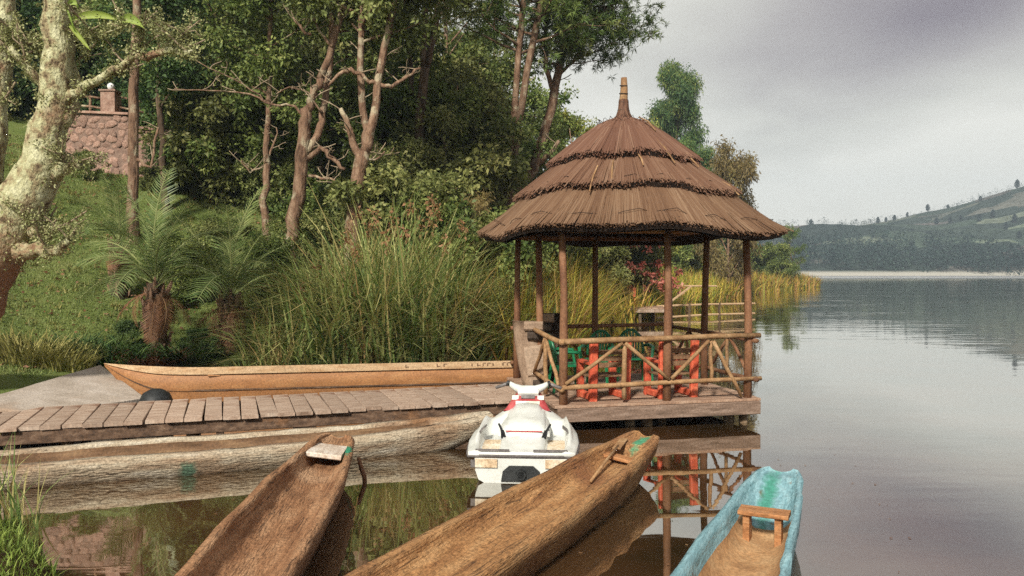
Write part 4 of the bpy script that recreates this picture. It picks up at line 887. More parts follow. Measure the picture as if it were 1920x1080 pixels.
# ------------------------------------------------------------------ trees: builders
def foliage(style, C, rad, per, rng, flat=.75, size=1.0):
    """leaf faces spread through clumps centred on C"""
    n = len(C); k = n * per
    if style == 'pine':
        tn = max(1, per // 15); tc_ = np.repeat(C, tn, 0); rr = np.repeat(rad, tn)
        off = unit(rng.normal(size=(n * tn, 3))) * (rng.uniform(0, 1, n * tn) ** .45 * rr)[:, None]; off[:, 2] *= flat
        tp = tc_ + off; ax = unit(off + np.array([0, 0, .35]) * rr[:, None] + rng.normal(size=off.shape) * .25 * rr[:, None])
        pos = np.repeat(tp, 15, 0); d = np.repeat(ax, 15, 0) * .55 + unit(rng.normal(size=(len(pos), 3)))
        Ls = rng.uniform(.16, .30, len(pos)) * size; tint = np.clip(np.repeat(np.repeat(rng.uniform(0, .55, n), tn) + rng.uniform(0, .3, n * tn), 15) + rng.uniform(-.05, .2, len(pos)), 0, 1)
        return leaf_quads(pos, d, Ls, np.full(len(pos), .028 * size), tint, rng, .12)
    c = np.repeat(C, per, 0); rr = np.repeat(rad, per)
    off = unit(rng.normal(size=(k, 3))) * (rng.uniform(0, 1, k) ** .6 * rr)[:, None]; off[:, 2] *= flat
    tint = np.clip(np.repeat(rng.uniform(0, .55, n), per) + rng.uniform(0, 1, k) ** 1.6 * .5, 0, 1)
    d = off * .8 + rng.normal(size=(k, 3)) * rr[:, None] * .7
    if style == 'euc': d[:, 2] -= rr * .5; Ls = rng.uniform(.14, .26, k); ws = Ls * .30
    else: Ls = rng.uniform(.12, .27, k); ws = Ls * .5
    return leaf_quads(c + off, d, Ls * size, ws * size, tint, rng, .18)

def sprout(path, rads, rng, n, t0, Lf, up, sub=2):
    """limbs that leave a trunk path; returns tubes and the points that carry leaves"""
    P = np.array([tuple(p) for p in path]); seg = np.r_[0, np.cumsum(np.linalg.norm(np.diff(P, axis=0), axis=1))]
    tubes, tips = [], []
    for i in range(n):
        t = t0 + (1 - t0) * (i + rng.uniform(0, 1)) / n; q = t * seg[-1]
        p0 = np.array([np.interp(q, seg, P[:, j]) for j in range(3)]); r0 = float(np.interp(q, seg, rads)) * .5
        az = i * 2.4 + rng.uniform(-.5, .5); Lm = Lf((t - t0) / (1 - t0)) * rng.uniform(.75, 1.2); el = up + rng.uniform(-.25, .3)
        d = np.array([math.cos(az) * math.cos(el), math.sin(az) * math.cos(el), math.sin(el)])
        pts = [p0]
        for j in range(4):
            d = unit(d + rng.normal(size=3) * .16 + np.array([0, 0, .07])); pts.append(pts[-1] + d * Lm / 4)
            if j >= 1: tips.append(pts[-1] + rng.normal(size=3) * .12)
        tubes.append((pts, [max(.012, r0 * (1 - .2 * j)) for j in range(5)]))
        for s_ in range(sub):
            b = pts[2 + s_ % 2]; dd = unit(d + rng.normal(size=3) * .8); e = b + dd * Lm * .4
            tubes.append(([b, (b + e) / 2 + rng.normal(size=3) * .05, e], [max(.01, r0 * .4), .01, .007])); tips.append(e); tips.append((b + e) / 2)
    return tubes, np.array(tips)

def proto_tree(seed, H, Rr, style, mat, bark, r0, clear, shape, nl, per, crad, up=.35, size=1.0, wob=.25):
    rng = np.random.default_rng(seed)
    path = [np.array([0, 0, -.5])]
    for i in range(1, 8): path.append(np.array([rng.normal() * wob * i / 7, rng.normal() * wob * i / 7, H * .93 * i / 7]))
    rads = [r0 * (1.25 if i == 0 else 1 - .82 * i / 7) for i in range(8)]
    tubes, tips = sprout(path, rads, rng, nl, clear, lambda t: Rr * shape(t), up)
    tr = MB().tube(path, rads, 9, rough=.06, seed=seed)
    for p, r in tubes: tr.tube(p, r, 5, cap=False)
    V, Q, T = foliage(style, tips, rng.uniform(.6, 1.15, len(tips)) * crad, per, rng, size=size)
    return tr.mesh('trunk', M[bark], True), np_mesh('crown', V, Q, M[mat], T)
round_ = lambda t: .35 + .65 * math.sin(math.pi * min(1, t * .85 + .15)) ** .8
cone_ = lambda t: 1.05 - .85 * t
top_ = lambda t: .55 + .45 * math.sin(math.pi * (t * .7 + .2))
PROTO = {
    'pine': proto_tree(1, 15, 3.2, 'pine', 'pine', 'bark', .22, .45, top_, 26, 75, .75, .45),
    'broad': proto_tree(2, 10, 3.2, 'leaf', 'broad', 'barkdark', .2, .18, round_, 24, 80, .62),
    'olive': proto_tree(3, 9, 3.0, 'leaf', 'olive', 'bark', .17, .15, round_, 24, 78, .62),
    'dark': proto_tree(4, 12, 2.1, 'leaf', 'dark', 'barkdark', .2, .05, cone_, 34, 70, .55, .1),
    'euc': proto_tree(5, 12, 2.3, 'euc', 'euc', 'bark', .2, .16, round_, 20, 430, .95, .5),
    'yellowtree': proto_tree(15, 8, 2.6, 'leaf', 'yellowgreen', 'bark', .15, .12, round_, 18, 150, .7, .5, size=.8),
    'shrub': proto_tree(6, 2.6, 1.5, 'leaf', 'broad', 'barkdark', .05, .05, round_, 14, 170, .42, .6, size=.62),
    'oliveshrub': proto_tree(7, 2.8, 1.5, 'leaf', 'olive', 'bark', .05, .05, round_, 14, 170, .42, .6, size=.62),
    'darkshrub': proto_tree(8, 2.4, 1.5, 'leaf', 'dark', 'barkdark', .05, .05, round_, 14, 170, .42, .6, size=.62),
    'yellowshrub': proto_tree(9, 3.0, 1.5, 'leaf', 'yellowgreen', 'bark', .06, .05, round_, 14, 150, .5, .6, size=.7),
    'drybush': proto_tree(10, 6.0, 2.6, 'euc', 'drybush', 'bark', .12, .1, round_, 20, 110, .7, .7),
    'pinebush': proto_tree(12, 6, 2.0, 'pine', 'pine', 'bark', .1, .12, round_, 18, 90, .6, .4),
}
KIND = {'pine': 'pine_tree', 'broad': 'broadleaf_tree', 'olive': 'broadleaf_tree', 'dark': 'evergreen_tree', 'euc': 'eucalyptus_tree', 'drybush': 'dry_tree', 'pinebush': 'pine_tree'}
def plant(kind, x, y, s=1.0, rz=0.0, label=None, group=None, sz=None, z=None, name=None):
    nm = name or KIND.get(kind, 'shrub')
    t = empty(nm, (x, y, (gz(x, y) - .05) if z is None else z), rz, label, 'shrub' if nm == 'shrub' else 'tree', group)
    t.scale = (s, s, sz if sz else s)
    link('trunk', PROTO[kind][0], t); link('crown', PROTO[kind][1], t); return t

# ------------------------------------------------------------------ forest behind the reeds
rg = random.Random(77)
def at_px(px, D): return (px - CX) / F * D
FG = 'trees in the dense wood behind the reeds'
LB = {'pine': 'tall pine with bare lower trunk deep in the hillside wood', 'broad': 'leafy green broadleaf tree deep in the hillside wood',
      'olive': 'olive green broadleaf tree deep in the hillside wood', 'dark': 'dark narrow evergreen deep in the hillside wood'}
spots = []
for px, D, k, s in [(40, 34, 'broad', 1.2), (130, 37, 'dark', 1.2), (200, 33, 'broad', 1.1), (270, 36, 'dark', 1.25), (330, 31, 'broad', 1.0), (380, 34, 'olive', 1.2), (420, 29, 'olive', 1.0), (450, 37, 'broad', 1.25),
                    (500, 31, 'broad', 1.05), (530, 27, 'olive', .75), (560, 36, 'broad', 1.3), (620, 30, 'olive', 1.0), (650, 38, 'olive', 1.2), (720, 27, 'broad', .8), (740, 36, 'olive', 1.1), (790, 31, 'olive', .95),
                    (840, 38, 'pine', 1.0), (860, 29, 'olive', .85), (905, 36, 'broad', 1.05), (950, 33, 'olive', .8), (1000, 40, 'broad', 1.0), (-40, 30, 'dark', 1.1), (590, 44, 'pine', 1.1), (470, 45, 'pine', 1.1), (340, 44, 'pine', 1.05),
                    (690, 47, 'pine', .95), (810, 45, 'pine', 1.0), (930, 48, 'pine', .95), (880, 43, 'broad', 1.15), (1040, 47, 'broad', .9), (240, 45, 'broad', 1.4), (100, 45, 'pine', 1.1), (700, 33, 'broad', .8), (400, 40, 'dark', 1.3), (860, 25.5, 'oliveshrub', 1.7), (762, 24.5, 'olive', .52), (830, 26, 'olive', .7), (880, 27, 'broad', .75), (735, 26, 'broad', .6), (455, 27, 'olive', .6), (600, 25, 'broad', .5), (900, 29, 'broad', .7)]:
    spots.append((px, D, k, s))
for i, (px, D, k, s) in enumerate(spots):
    if k in ('oliveshrub',): plant(k, at_px(px, D), D, s, i, 'large olive bush under the leaning trunks left of the gazebo'); continue
    plant(k, at_px(px, D), D, s * rg.uniform(.93, 1.07), i * 1.7, LB[k], FG)
SG = 'undergrowth shrubs below the wood'
SL = {'shrub': 'leafy green shrub in the undergrowth below the wood', 'oliveshrub': 'olive green shrub in the undergrowth below the wood', 'darkshrub': 'dark green shrub in the undergrowth below the wood'}
for i in range(46):
    px = rg.uniform(330, 960); D = rg.uniform(20.5, 31); k = rg.choice(['shrub', 'oliveshrub', 'darkshrub', 'shrub', 'oliveshrub'])
    if px < 520 and D < 25: D += 5
    plant(k, at_px(px, D), D, rg.uniform(.7, 1.25), i, SL[k], SG)
for i, (px, D, k, s) in enumerate([(930, 27, 'oliveshrub', 1.0), (985, 31, 'yellowshrub', 1.2), (1040, 34, 'yellowshrub', 1.2), (1085, 36, 'shrub', 1.0), (1120, 36, 'oliveshrub', 1.1), (1010, 32, 'oliveshrub', 1.2), (1060, 38, 'shrub', 1.3), (1215, 53, 'yellowshrub', 1.3), (1260, 66, 'shrub', 1.5), (1295, 76, 'yellowshrub', 1.7), (1325, 88, 'darkshrub', 1.9), (1362, 97, 'yellowshrub', 1.8), (1398, 107, 'shrub', 1.9), (1430, 114, 'darkshrub', 1.7), (1340, 94, 'oliveshrub', 2.3), (1385, 106, 'shrub', 2.4), (1250, 72, 'oliveshrub', 2.1)]):
    plant(k, at_px(px, D), D, s, i * 2.1, {'shrub': 'leafy green', 'oliveshrub': 'olive green', 'yellowshrub': 'yellow green', 'darkshrub': 'dark green'}[k] + ' shrub on the reedy bank beyond the gazebo', 'shrubs on the bank beyond the gazebo')
for i, (px, D, k, s_) in enumerate([(-30, 29, 'darkshrub', 1.5), (25, 31, 'shrub', 1.7), (80, 30, 'darkshrub', 1.7), (140, 31.5, 'shrub', 1.6), (190, 30, 'darkshrub', 1.5), (245, 31, 'oliveshrub', 1.5), (300, 29.5, 'darkshrub', 1.5), (340, 28.5, 'shrub', 1.2), (60, 35, 'darkshrub', 2.4), (180, 35, 'darkshrub', 2.4)]):
    plant(k, at_px(px, D), D, s_, i * 1.9, {'shrub': 'leafy green', 'oliveshrub': 'olive green', 'darkshrub': 'dark green'}[k] + ' shrub behind the stone wall', 'shrubs behind the stone wall')
# trees one can pick out beyond the gazebo
plant('euc', at_px(1268, 92), 92, 1.5, .4, 'tall eucalyptus standing alone against the sky right of the gazebo spire', z=1.5, sz=2.08)
plant('euc', at_px(1298, 84), 84, 1.15, 2.0, 'lower eucalyptus in front of the tall lone one, right of the roof', z=1.0, sz=1.25)
plant('yellowtree', at_px(1222, 88), 88, 1.3, 2.0, 'yellow green tree crown just right of the gazebo spire', z=1.5, sz=2.05, name='broadleaf_tree')
plant('yellowtree', at_px(1068, 44), 44, .85, 1.0, 'yellow green rounded tree between the pines and the gazebo roof', sz=1.15, name='broadleaf_tree')
plant('drybush', at_px(862, 23.5), 23.5, .55, .9, 'brownish dry bush between the reeds and the leaning trunks', sz=.6)
plant('drybush', at_px(1366, 70), 70, 1.35, .7, 'brownish dry tree showing behind the right slope of the roof', sz=2.0)
plant('pinebush', at_px(1482, 108), 108, 1.15, .2, 'small bright green tree near the tip of the reedy point', z=.5, sz=1.25)
plant('shrub', at_px(1455, 104), 104, 1.7, 1.2, 'round dark bush beside the small tree near the tip of the point', z=.5)

# ------------------------------------------------------------------ trees whose trunks stand out, each shaped after its own
def pxpath(pts, D, dd=0.0, ground=False):
    out = []
    for i, (px, py) in enumerate(pts): out.append(W(px, py, D + dd * i))
    if ground:
        b = out[0]; g = gz(b.x, b.y)
        if b.z > g: out.insert(0, Vector((b.x + .02, b.y, g - .4)))
    return out
def densify(path, rads, rng, k=3, j=.03):
    P, Rr = [], []
    for i in range(len(path) - 1):
        for q in range(k):
            t = q / k; p = path[i].lerp(path[i + 1], t)
            if q: p = p + Vector(rng.normal(size=3) * j)
            P.append(p); Rr.append(rads[i] * (1 - t) + rads[i + 1] * t)
    P.append(path[-1]); Rr.append(rads[-1]); return P, Rr
def hero(name, label, D, trunk, tw, limbs, bark, style=None, leafm=None, leaf_on=(), seed=0, cat='tree', group=None, per=130, crad=.6, nl=10, Lf=1.6, t0=.5, extra=None, up=.3, size=.68):
    """trunk and limbs are pixel polylines at distance D; tw, widths in photo pixels"""
    rng = np.random.default_rng(seed); k = D / F / 2
    path = pxpath(trunk, D, 0, True); w = list(tw)
    if len(path) > len(trunk): w = [w[0] * 1.3] + w
    root = empty(name, path[0], 0, label, cat, group); o = path[0]
    P, Rr = densify(path, [x * k for x in w], rng)
    tro = MB().tube([p - o for p in P], Rr, 12, rough=.07, seed=seed).build('trunk', M[bark], root, True)
    paths = [(P, Rr)]; twigs = []
    for pts, lw, dd in limbs:
        q = pxpath(pts, D, dd); lp, lr = densify(q, [x * k for x in np.interp(np.linspace(0, 1, len(q)), np.linspace(0, 1, len(lw)), lw)], rng, 3, .025)
        lo = MB().tube([p - o for p in lp], lr, 9, rough=.09, seed=seed).build('limb', M[bark], tro, True); paths.append((lp, lr))
        tb, _ = sprout(lp, lr, rng, 5, .25, lambda t: .55, .5, 1); tg = MB()
        for p, r in tb: tg.tube([Vector(q) - o for q in p], [min(x, .016) for x in r], 4, cap=False)
        twigs.append(tg)
    if twigs:
        ta = MB()
        for q in twigs: ta.add(q.v, q.f)
        tag(ta.build('twigs', M['twig'], root, True), kind='stuff')
    if style:
        parts = []; tw_ = MB()
        for idx in leaf_on:
            lp, lr = paths[idx]
            tubes, tips = sprout(lp, lr, rng, nl, t0, lambda t: Lf, up)
            for p, r in tubes: tw_.tube([Vector(q) - o for q in p], r, 5, cap=False)
            parts.append(foliage(style, tips - np.array(o), rng.uniform(.6, 1.2, len(tips)) * crad, per, rng, size=size))
        tag(tw_.build('branches', M[bark], root, True), kind='stuff')
        V, Q, T = merge(parts); link('crown', np_mesh('crown', V, Q, M[leafm], T), root)
    return root
hero('tall_tree', 'slim reddish trunk standing on the lawn in front of the stone wall', 22, [(250, 370), (253, 250), (257, 130), (262, 20), (266, -120), (270, -260)], [20, 18, 17, 15, 12, 8],
     [([(258, 300), (285, 315), (300, 240)], [8, 6, 4], .1)], 'bark', 'leaf', 'broad', (0,), 31, nl=12, t0=.84, Lf=1.6, per=110)
hero('forked_tree', 'forked brown tree with dead side branches, left of the two forked trees', 20.5, [(543, 455), (556, 390), (566, 320), (572, 250), (574, 205)], [26, 25, 24, 23, 20],
     [([(574, 212), (590, 180), (602, 150)], [18, 16, 14], 0), ([(602, 150), (625, 85), (650, 0), (668, -110), (690, -260)], [14, 13, 12, 10, 6], .1),
      ([(572, 285), (592, 262), (606, 230), (612, 180), (622, 110), (625, 40), (640, -60), (655, -200)], [16, 15, 14, 13, 12, 11, 9, 5], .12), ([(578, 300), (602, 278), (625, 298), (648, 318)], [11, 10, 9, 6], -.1),
      ([(572, 215), (548, 200), (515, 198), (470, 178), (400, 172), (330, 168)], [6, 5, 4.5, 3.5, 2.5, 1.5], -.1), ([(515, 198), (490, 180), (440, 150), (370, 115)], [4, 3, 2.5, 1.5], -.1),
      ([(625, 90), (600, 60), (585, 20), (578, -30)], [6, 5, 4, 3], .1), ([(585, 70), (570, 60), (552, 36)], [6, 6, 4], 0), ([(580, 330), (620, 335), (640, 350)], [6, 5, 3], -.1), ([(608, 215), (580, 175), (545, 165), (520, 178)], [4, 3, 2.5, 2], -.1)],
     'bark', 'leaf', 'olive', (2, 3), 32, nl=16, t0=.45, Lf=1.8)
hero('forked_tree', 'reddish tree splitting into three upright limbs in the middle of the wood', 20, [(660, 430), (668, 370), (674, 320), (680, 288)], [27, 26, 26, 27],
     [([(678, 300), (662, 268), (652, 235), (640, 205)], [16, 14, 12, 8], -.05), ([(682, 290), (690, 245), (680, 190), (678, 100), (684, 0), (690, -120)], [16, 16, 14, 13, 12, 8], .1),
      ([(684, 292), (700, 230), (708, 170), (722, 90), (745, 5), (765, -110), (775, -220)], [20, 17, 15, 14, 13, 10, 6], 0), ([(708, 160), (685, 148), (660, 132), (640, 140), (618, 162)], [8, 8, 9, 7, 4], -.1), ([(712, 160), (735, 165), (765, 145), (790, 130)], [8, 8, 6, 4], .1),
      ([(690, 300), (705, 300), (722, 285)], [5, 4, 3], 0)], 'bark', 'leaf', 'olive', (2, 3), 33, nl=16, t0=.5, Lf=1.8)
hero('leaning_pine', 'slim pale twin-stemmed pine left of the gazebo roof', 27, [(950, 420), (955, 340), (960, 300)], [24, 20, 20],
     [([(958, 310), (965, 200), (972, 100), (982, 0), (995, -150)], [14, 13, 12, 11, 6], .1), ([(962, 310), (978, 200), (995, 100), (1012, 20), (1035, -100), (1060, -220)], [15, 14, 13, 12, 9, 5], 0)],
     'bark', 'pine', 'pine', (1, 2), 34, nl=22, t0=.42, Lf=2.3, per=90, crad=.7, up=.2, size=1.0)
hero('leaning_pine', 'leaning pine whose branches reach over the gazebo against the sky', 29, [(885, 480), (905, 440), (945, 385), (1000, 320), (1018, 260)], [24, 22, 20, 19, 19],
     [([(1018, 262), (1036, 190), (1052, 110), (1075, 20), (1100, -90)], [18, 17, 15, 12, 8], 0), ([(1008, 310), (1030, 290), (1048, 265)], [10, 9, 6], -.1), ([(1040, 180), (1022, 130), (1025, 40), (1030, -60)], [10, 9, 8, 5], .1),
      ([(1060, 80), (1110, 40), (1150, 10), (1180, -20)], [9, 8, 6, 3], -.1), ([(1052, 110), (1090, 70), (1135, 60), (1168, 66)], [7, 6, 5, 3], .1), ([(920, 420), (925, 380), (955, 350)], [12, 10, 7], .1), ([(1045, 140), (1085, 110), (1130, 95)], [6, 5, 3], .15)],
     'bark', 'pine', 'pine', (1, 3, 4, 5, 7), 35, nl=9, t0=.25, Lf=1.5, per=90, crad=.62, up=.3, size=1.0)
hero('dark_tree', 'dark slender double trunk rising behind the reeds in the middle of the wood', 25, [(785, 420), (788, 300), (790, 200), (798, 130)], [22, 20, 18, 17],
     [([(796, 135), (798, 60), (795, -40), (800, -180)], [13, 12, 10, 6], 0), ([(798, 135), (815, 70), (825, -20), (838, -170)], [13, 12, 10, 6], .1), ([(772, 180), (768, 60), (776, -40)], [9, 8, 6], .2)], 'barkdark', 'leaf', 'olive', (1, 2), 36, nl=10, t0=.4, Lf=1.3, per=85)
hero('thin_tree', 'thin brown trunk behind the dead branches left of the forked tree', 23, [(498, 400), (500, 330), (502, 260), (508, 150), (510, 40), (515, -80)], [14, 13, 11, 9, 8, 5],
     [([(500, 300), (515, 270), (520, 240)], [5, 4, 2], 0), ([(498, 310), (470, 325), (455, 300)], [5, 4, 2], -.1)], 'bark', 'leaf', 'broad', (0,), 37, nl=14, t0=.5, Lf=1.5)
hero('thin_tree', 'thin dark trunk between the stone wall and the wood', 24, [(308, 330), (305, 240), (302, 150), (306, 40), (310, -100)], [13, 12, 11, 9, 6], [], 'barkdark', 'leaf', 'dark', (0,), 38, nl=14, t0=.4, Lf=1.6)

# the big lichen-covered tree that leans in from the left edge
lich = hero('lichen_tree', 'large gnarled pale tree covered in lichen leaning in from the left edge', 12, [(-150, 690), (-100, 620), (-45, 530), (0, 455), (45, 380), (85, 305), (105, 220), (112, 120), (115, 20), (118, -80), (124, -220)], [134, 124, 112, 104, 94, 74, 60, 53, 48, 43, 34],
     [([(-20, 430), (-25, 330), (-8, 220), (8, 110), (14, 0), (20, -150)], [70, 58, 48, 44, 40, 30], .12), ([(118, 235), (142, 200), (138, 130), (145, 60), (150, -60)], [26, 24, 20, 16, 10], .1), ([(90, 330), (120, 315), (152, 312)], [34, 26, 14], -.06), ([(10, 480), (60, 472), (98, 470), (130, 450)], [44, 30, 22, 12], -.1),
      ([(60, 430), (90, 440), (100, 425)], [30, 22, 14], -.08), ([(95, 190), (75, 150), (50, 120), (25, 92)], [20, 17, 15, 12], -.1), ([(88, 102), (60, 85), (20, 78)], [9, 7, 4], -.1), ([(125, 195), (160, 165), (200, 145), (245, 118), (290, 104), (335, 98), (365, 100)], [22, 18, 15, 13, 13, 12, 9], -.1),
      ([(245, 118), (262, 90), (268, 60), (255, 45)], [7, 6, 5, 3], -.1), ([(300, 102), (330, 82), (358, 70)], [8, 7, 5], .1), ([(130, 60), (165, 70), (195, 72), (235, 50)], [6, 5, 4, 3], -.15)], 'barklichen', seed=41)
# lichen tufts on the bark, gathered from the surface of trunk and limbs
rng = np.random.default_rng(42); pts = []
def collect(o):
    for c in o.children:
        if c.type == 'MESH': pts.append(np.array([tuple(v.co) for v in c.data.vertices])); collect(c)
collect(lich); pts = np.concatenate(pts)
pk = pts[rng.integers(0, len(pts), 1500)]; cnt = 16
pos = np.repeat(pk, cnt, 0) + rng.normal(size=(1500 * cnt, 3)) * .045
d = rng.normal(size=pos.shape); d[:, 1] -= .6; d[:, 2] += .3
V, Q, T = leaf_quads(pos, d, rng.uniform(.02, .06, len(pos)), rng.uniform(.014, .035, len(pos)), np.clip(np.repeat(rng.uniform(0, .7, 1500), cnt) + rng.uniform(0, .3, len(pos)), 0, 1), rng, .2)
tag(link('lichen', np_mesh('lichen', V, Q, M['lichen'], T), lich), kind='stuff')
for a, b, c_, w in [((140, 40), (185, 22), (232, 42), .16), ((135, 50), (160, 75), (174, 96), .15), ((230, 42), (255, 30), (274, 55), .2), ((132, 15), (150, -5), (152, 20), .16), ((128, 10), (140, 40), (146, 62), .12)]:
    pa_, pb_, pc_ = [W(*q, 11.6) - lich.location for q in (a, b, c_)]; m = MB(); nn = 8
    for i in range(nn + 1):
        t = i / nn; p = pa_ * (1 - t) ** 2 + pb_ * 2 * t * (1 - t) + pc_ * t * t; ww = w * .5 * math.sin(math.pi * (.12 + .86 * t)) ** .8
        m.v += [tuple(p + Vector((0, -.02, ww * .7))), tuple(p + Vector((0, .03, 0))), tuple(p - Vector((0, .02, ww * .7)))]
    for i in range(nn):
        for k in (0, 1): m.f.append((i * 3 + k, i * 3 + k + 1, i * 3 + k + 4, i * 3 + k + 3)); m.m.append(0)
    me = m.mesh('epiphyte_leaf', M['limegrass'], True); at = me.attributes.new('tint', 'FLOAT', 'POINT'); at.data.foreach_set('value', [.7 + .1 * (i % 3) for i in range(len(m.v))]); link('epiphyte_leaf', me, lich)

# ------------------------------------------------------------------ reeds
def sample_shore(n, x0, x1, y0, y1, d0, d1, rng, cond=None):
    out = []
    while sum(map(len, out)) < n:
        P = np.column_stack([rng.uniform(x0, x1, n * 4), rng.uniform(y0, y1, n * 4)]); d = shore_dist(P); k = (d > d0) & (d < d1)
        if cond is not None: k &= cond(P)
        out.append(P[k])
    P = np.concatenate(out)[:n]; return np.column_stack([P, np.maximum(height(P), -.1)])
def reeds(name, label, B, h0, h1, w0, w1, mat, rng, bend=(.15, 1.0), lean=(.0, .3), tpow=1.0, clump=True, n=5):
    N = len(B); az = rng.uniform(0, 6.283, N)
    h = rng.uniform(0, 1, N) * (h1 - h0) + h0
    t = np.clip(rng.uniform(0, 1, N) ** tpow * .85 + .15 * np.sin(B[:, 0] * 3.1 + B[:, 1] * 2.2), 0, 1)
    V, Q, T = blade_quads(B, h, az, rng.uniform(*lean, N), rng.uniform(*bend, N), rng.uniform(w0, w1, N), t, rng, n)
    return tag(link(name, np_mesh(name, V, Q, M[mat], T)), label, 'reeds', kind='stuff')
rng = np.random.default_rng(51)
inpx = lambda a, b: (lambda P: (P[:, 0] / P[:, 1] * F + CX > a) & (P[:, 0] / P[:, 1] * F + CX < b))
B = sample_shore(6500, -6, .5, 14.8, 21, -.35, 2.3, rng, inpx(455, 905)); px = B[:, 0] / B[:, 1] * F + CX
hk = np.interp(px, [455, 520, 600, 700, 830, 905], [1.2, 1.8, 3.0, 3.9, 3.6, 1.9])
reeds('reed_bed', 'tall green reed bed on the bank between the palms and the gazebo', B, hk * .4, hk * 1.12, .024, .064, 'reed', rng, tpow=.95, bend=(.2, 1.35))
B2 = sample_shore(500, -5, 0, 15.5, 19.5, -.1, 2.0, rng, inpx(540, 890))
C = B2[:90] + np.column_stack([np.zeros(90), np.zeros(90), np.interp(B2[:90, 0] / B2[:90, 1] * F + CX, [540, 640, 720, 890], [1.6, 2.8, 3.7, 3.3]) * rng.uniform(.7, 1.0, 90)])
C = C[:24]; V, Q, T = foliage('leaf', C, np.full(24, .10), 28, rng, 2.2, .5); tag(link('reed_plumes', np_mesh('reed_plumes', V, Q, M['seed'], T)), 'brown feathery seed heads above the green reed bed', 'seed heads', kind='stuff')
B = sample_shore(9500, -2.5, 4, 17.5, 36, -.6, 4.2, rng, inpx(850, 1150))
reeds('yellow_reeds', 'yellow and brown reeds on the bank seen behind the gazebo posts', B, 1.2, 3.0, .024, .055, 'yreed', rng, tpow=.95)
B = sample_shore(12000, 3, 18, 33, 72, -.8, 6.5, rng)
reeds('bank_reeds', 'yellow green reeds lining the bank beyond the far jetty', B, .9, 2.4, .045, .10, 'yreed', rng, tpow=1.3, n=4)
B = sample_shore(14000, 14, 47, 62, 126, -1.0, 14, rng)
reeds('point_reeds', 'golden reeds covering the low point that juts into the lake', B, 1.0, 2.3, .08, .16, 'yreed', rng, tpow=1.0, n=3)
# near corner of the bank: lime grass sward and a few reeds
B = sample_shore(9000, -7, -2.4, 4.2, 9.2, .03, 2.2, rng)
reeds('bank_grass', 'bright lime green grass on the bank in the lower left corner', B, .05, .16, .008, .016, 'limegrass', rng, n=2)
B = sample_shore(170, -5.4, -4.2, 7.0, 8.2, -.15, .5, rng)
reeds('waterside_reeds', 'tuft of upright green reeds at the lower left edge by the pale canoe', B, .35, .95, .012, .025, 'reed', rng, bend=(.05, .5), tpow=1.6)
# lawn
B = sample_shore(90000, -19, -3.0, 13.5, 28, 1.3, 16, rng, inpx(-80, 640))
reeds('lawn_grass', 'short mown grass of the lawn on the left hillside', B, .03, .09, .012, .026, 'grass', rng, n=1)

ct = sample_shore(420, -18, -3.5, 13.8, 27, 1.4, 15, rng, inpx(-60, 620)); B = np.repeat(ct, 14, 0) + np.column_stack([rng.normal(size=(420 * 14, 2)) * .07, np.zeros(420 * 14)])
reeds('lawn_weeds', 'taller grass tufts and weeds scattered over the lawn', B, .08, .2, .014, .03, 'yellowgrass', rng, n=2)
lf = sample_shore(1500, -18, -3.5, 13.8, 27, 1.4, 15, rng, inpx(-60, 620)); lf[:, 2] += .07
V, Q, T = leaf_quads(lf, np.column_stack([rng.normal(size=(1500, 2)), rng.normal(size=1500) * .2]), rng.uniform(.05, .12, 1500), rng.uniform(.03, .07, 1500), rng.uniform(0, 1, 1500), rng, 0)
tag(link('fallen_leaves', np_mesh('fallen_leaves', V, Q, M['seed'], T)), 'brown fallen leaves lying on the lawn under the trees', 'fallen leaves', kind='stuff')

# ------------------------------------------------------------------ palms
rng = np.random.default_rng(61)
def frond_mesh(L, curve, nl=34, ll=.38, droop=.25):
    """feather frond along local +X, rising then arching"""
    n = 12; pts = [Vector((L * (i / n) * (1 - .18 * curve * (i / n)), 0, L * (.0 + curve * (.45 * (i / n) - .62 * (i / n) ** 2)))) for i in range(n + 1)]
    m = MB().tube(pts, [.018 * (1 - .8 * i / n) + .003 for i in range(n + 1)], 5)
    P = np.array([tuple(p) for p in pts]); tt = np.linspace(.14, .99, nl)
    pos = np.column_stack([np.interp(tt, np.linspace(0, 1, n + 1), P[:, j]) for j in range(3)])
    tan = unit(np.gradient(pos, axis=0)); Vs = list(map(tuple, m.v)); Fs = list(m.f); T = [.8] * len(Vs)
    for s in (-1, 1):
        for i in range(nl):
            t = tt[i]; lf = ll * (math.sin(math.pi * (t * .8 + .15)) ** .6) * rng.uniform(.85, 1.1); w = .026
            d = Vector(tan[i]) * .75 + Vector((0, s, .18 + rng.normal() * .12)); d.normalize(); p = Vector(pos[i]); sd_ = Vector(tan[i]) * w / 2; b = len(Vs)
            q = p + d * lf * .5 + Vector((0, 0, -.04 * lf)); e_ = p + d * lf + Vector((0, 0, -droop * lf))
            Vs += [tuple(p - sd_ * .6), tuple(p + sd_ * .6), tuple(q + sd_), tuple(q - sd_), tuple(e_ + sd_ * .2), tuple(e_ - sd_ * .2)]; Fs += [(b, b + 1, b + 2, b + 3), (b + 3, b + 2, b + 4, b + 5)]
            T += [rng.uniform(.1, .8)] * 6
    me = bpy.data.meshes.new('frond'); me.from_pydata(Vs, [], Fs); me.materials.append(M['palm']); a = me.attributes.new('tint', 'FLOAT', 'POINT'); a.data.foreach_set('value', T); me.update(); return me
FR = [frond_mesh(2.5, .5, 40, .46), frond_mesh(2.4, .95, 40, .5), frond_mesh(2.1, 1.3, 36, .5), frond_mesh(1.9, .7, 34, .42)]
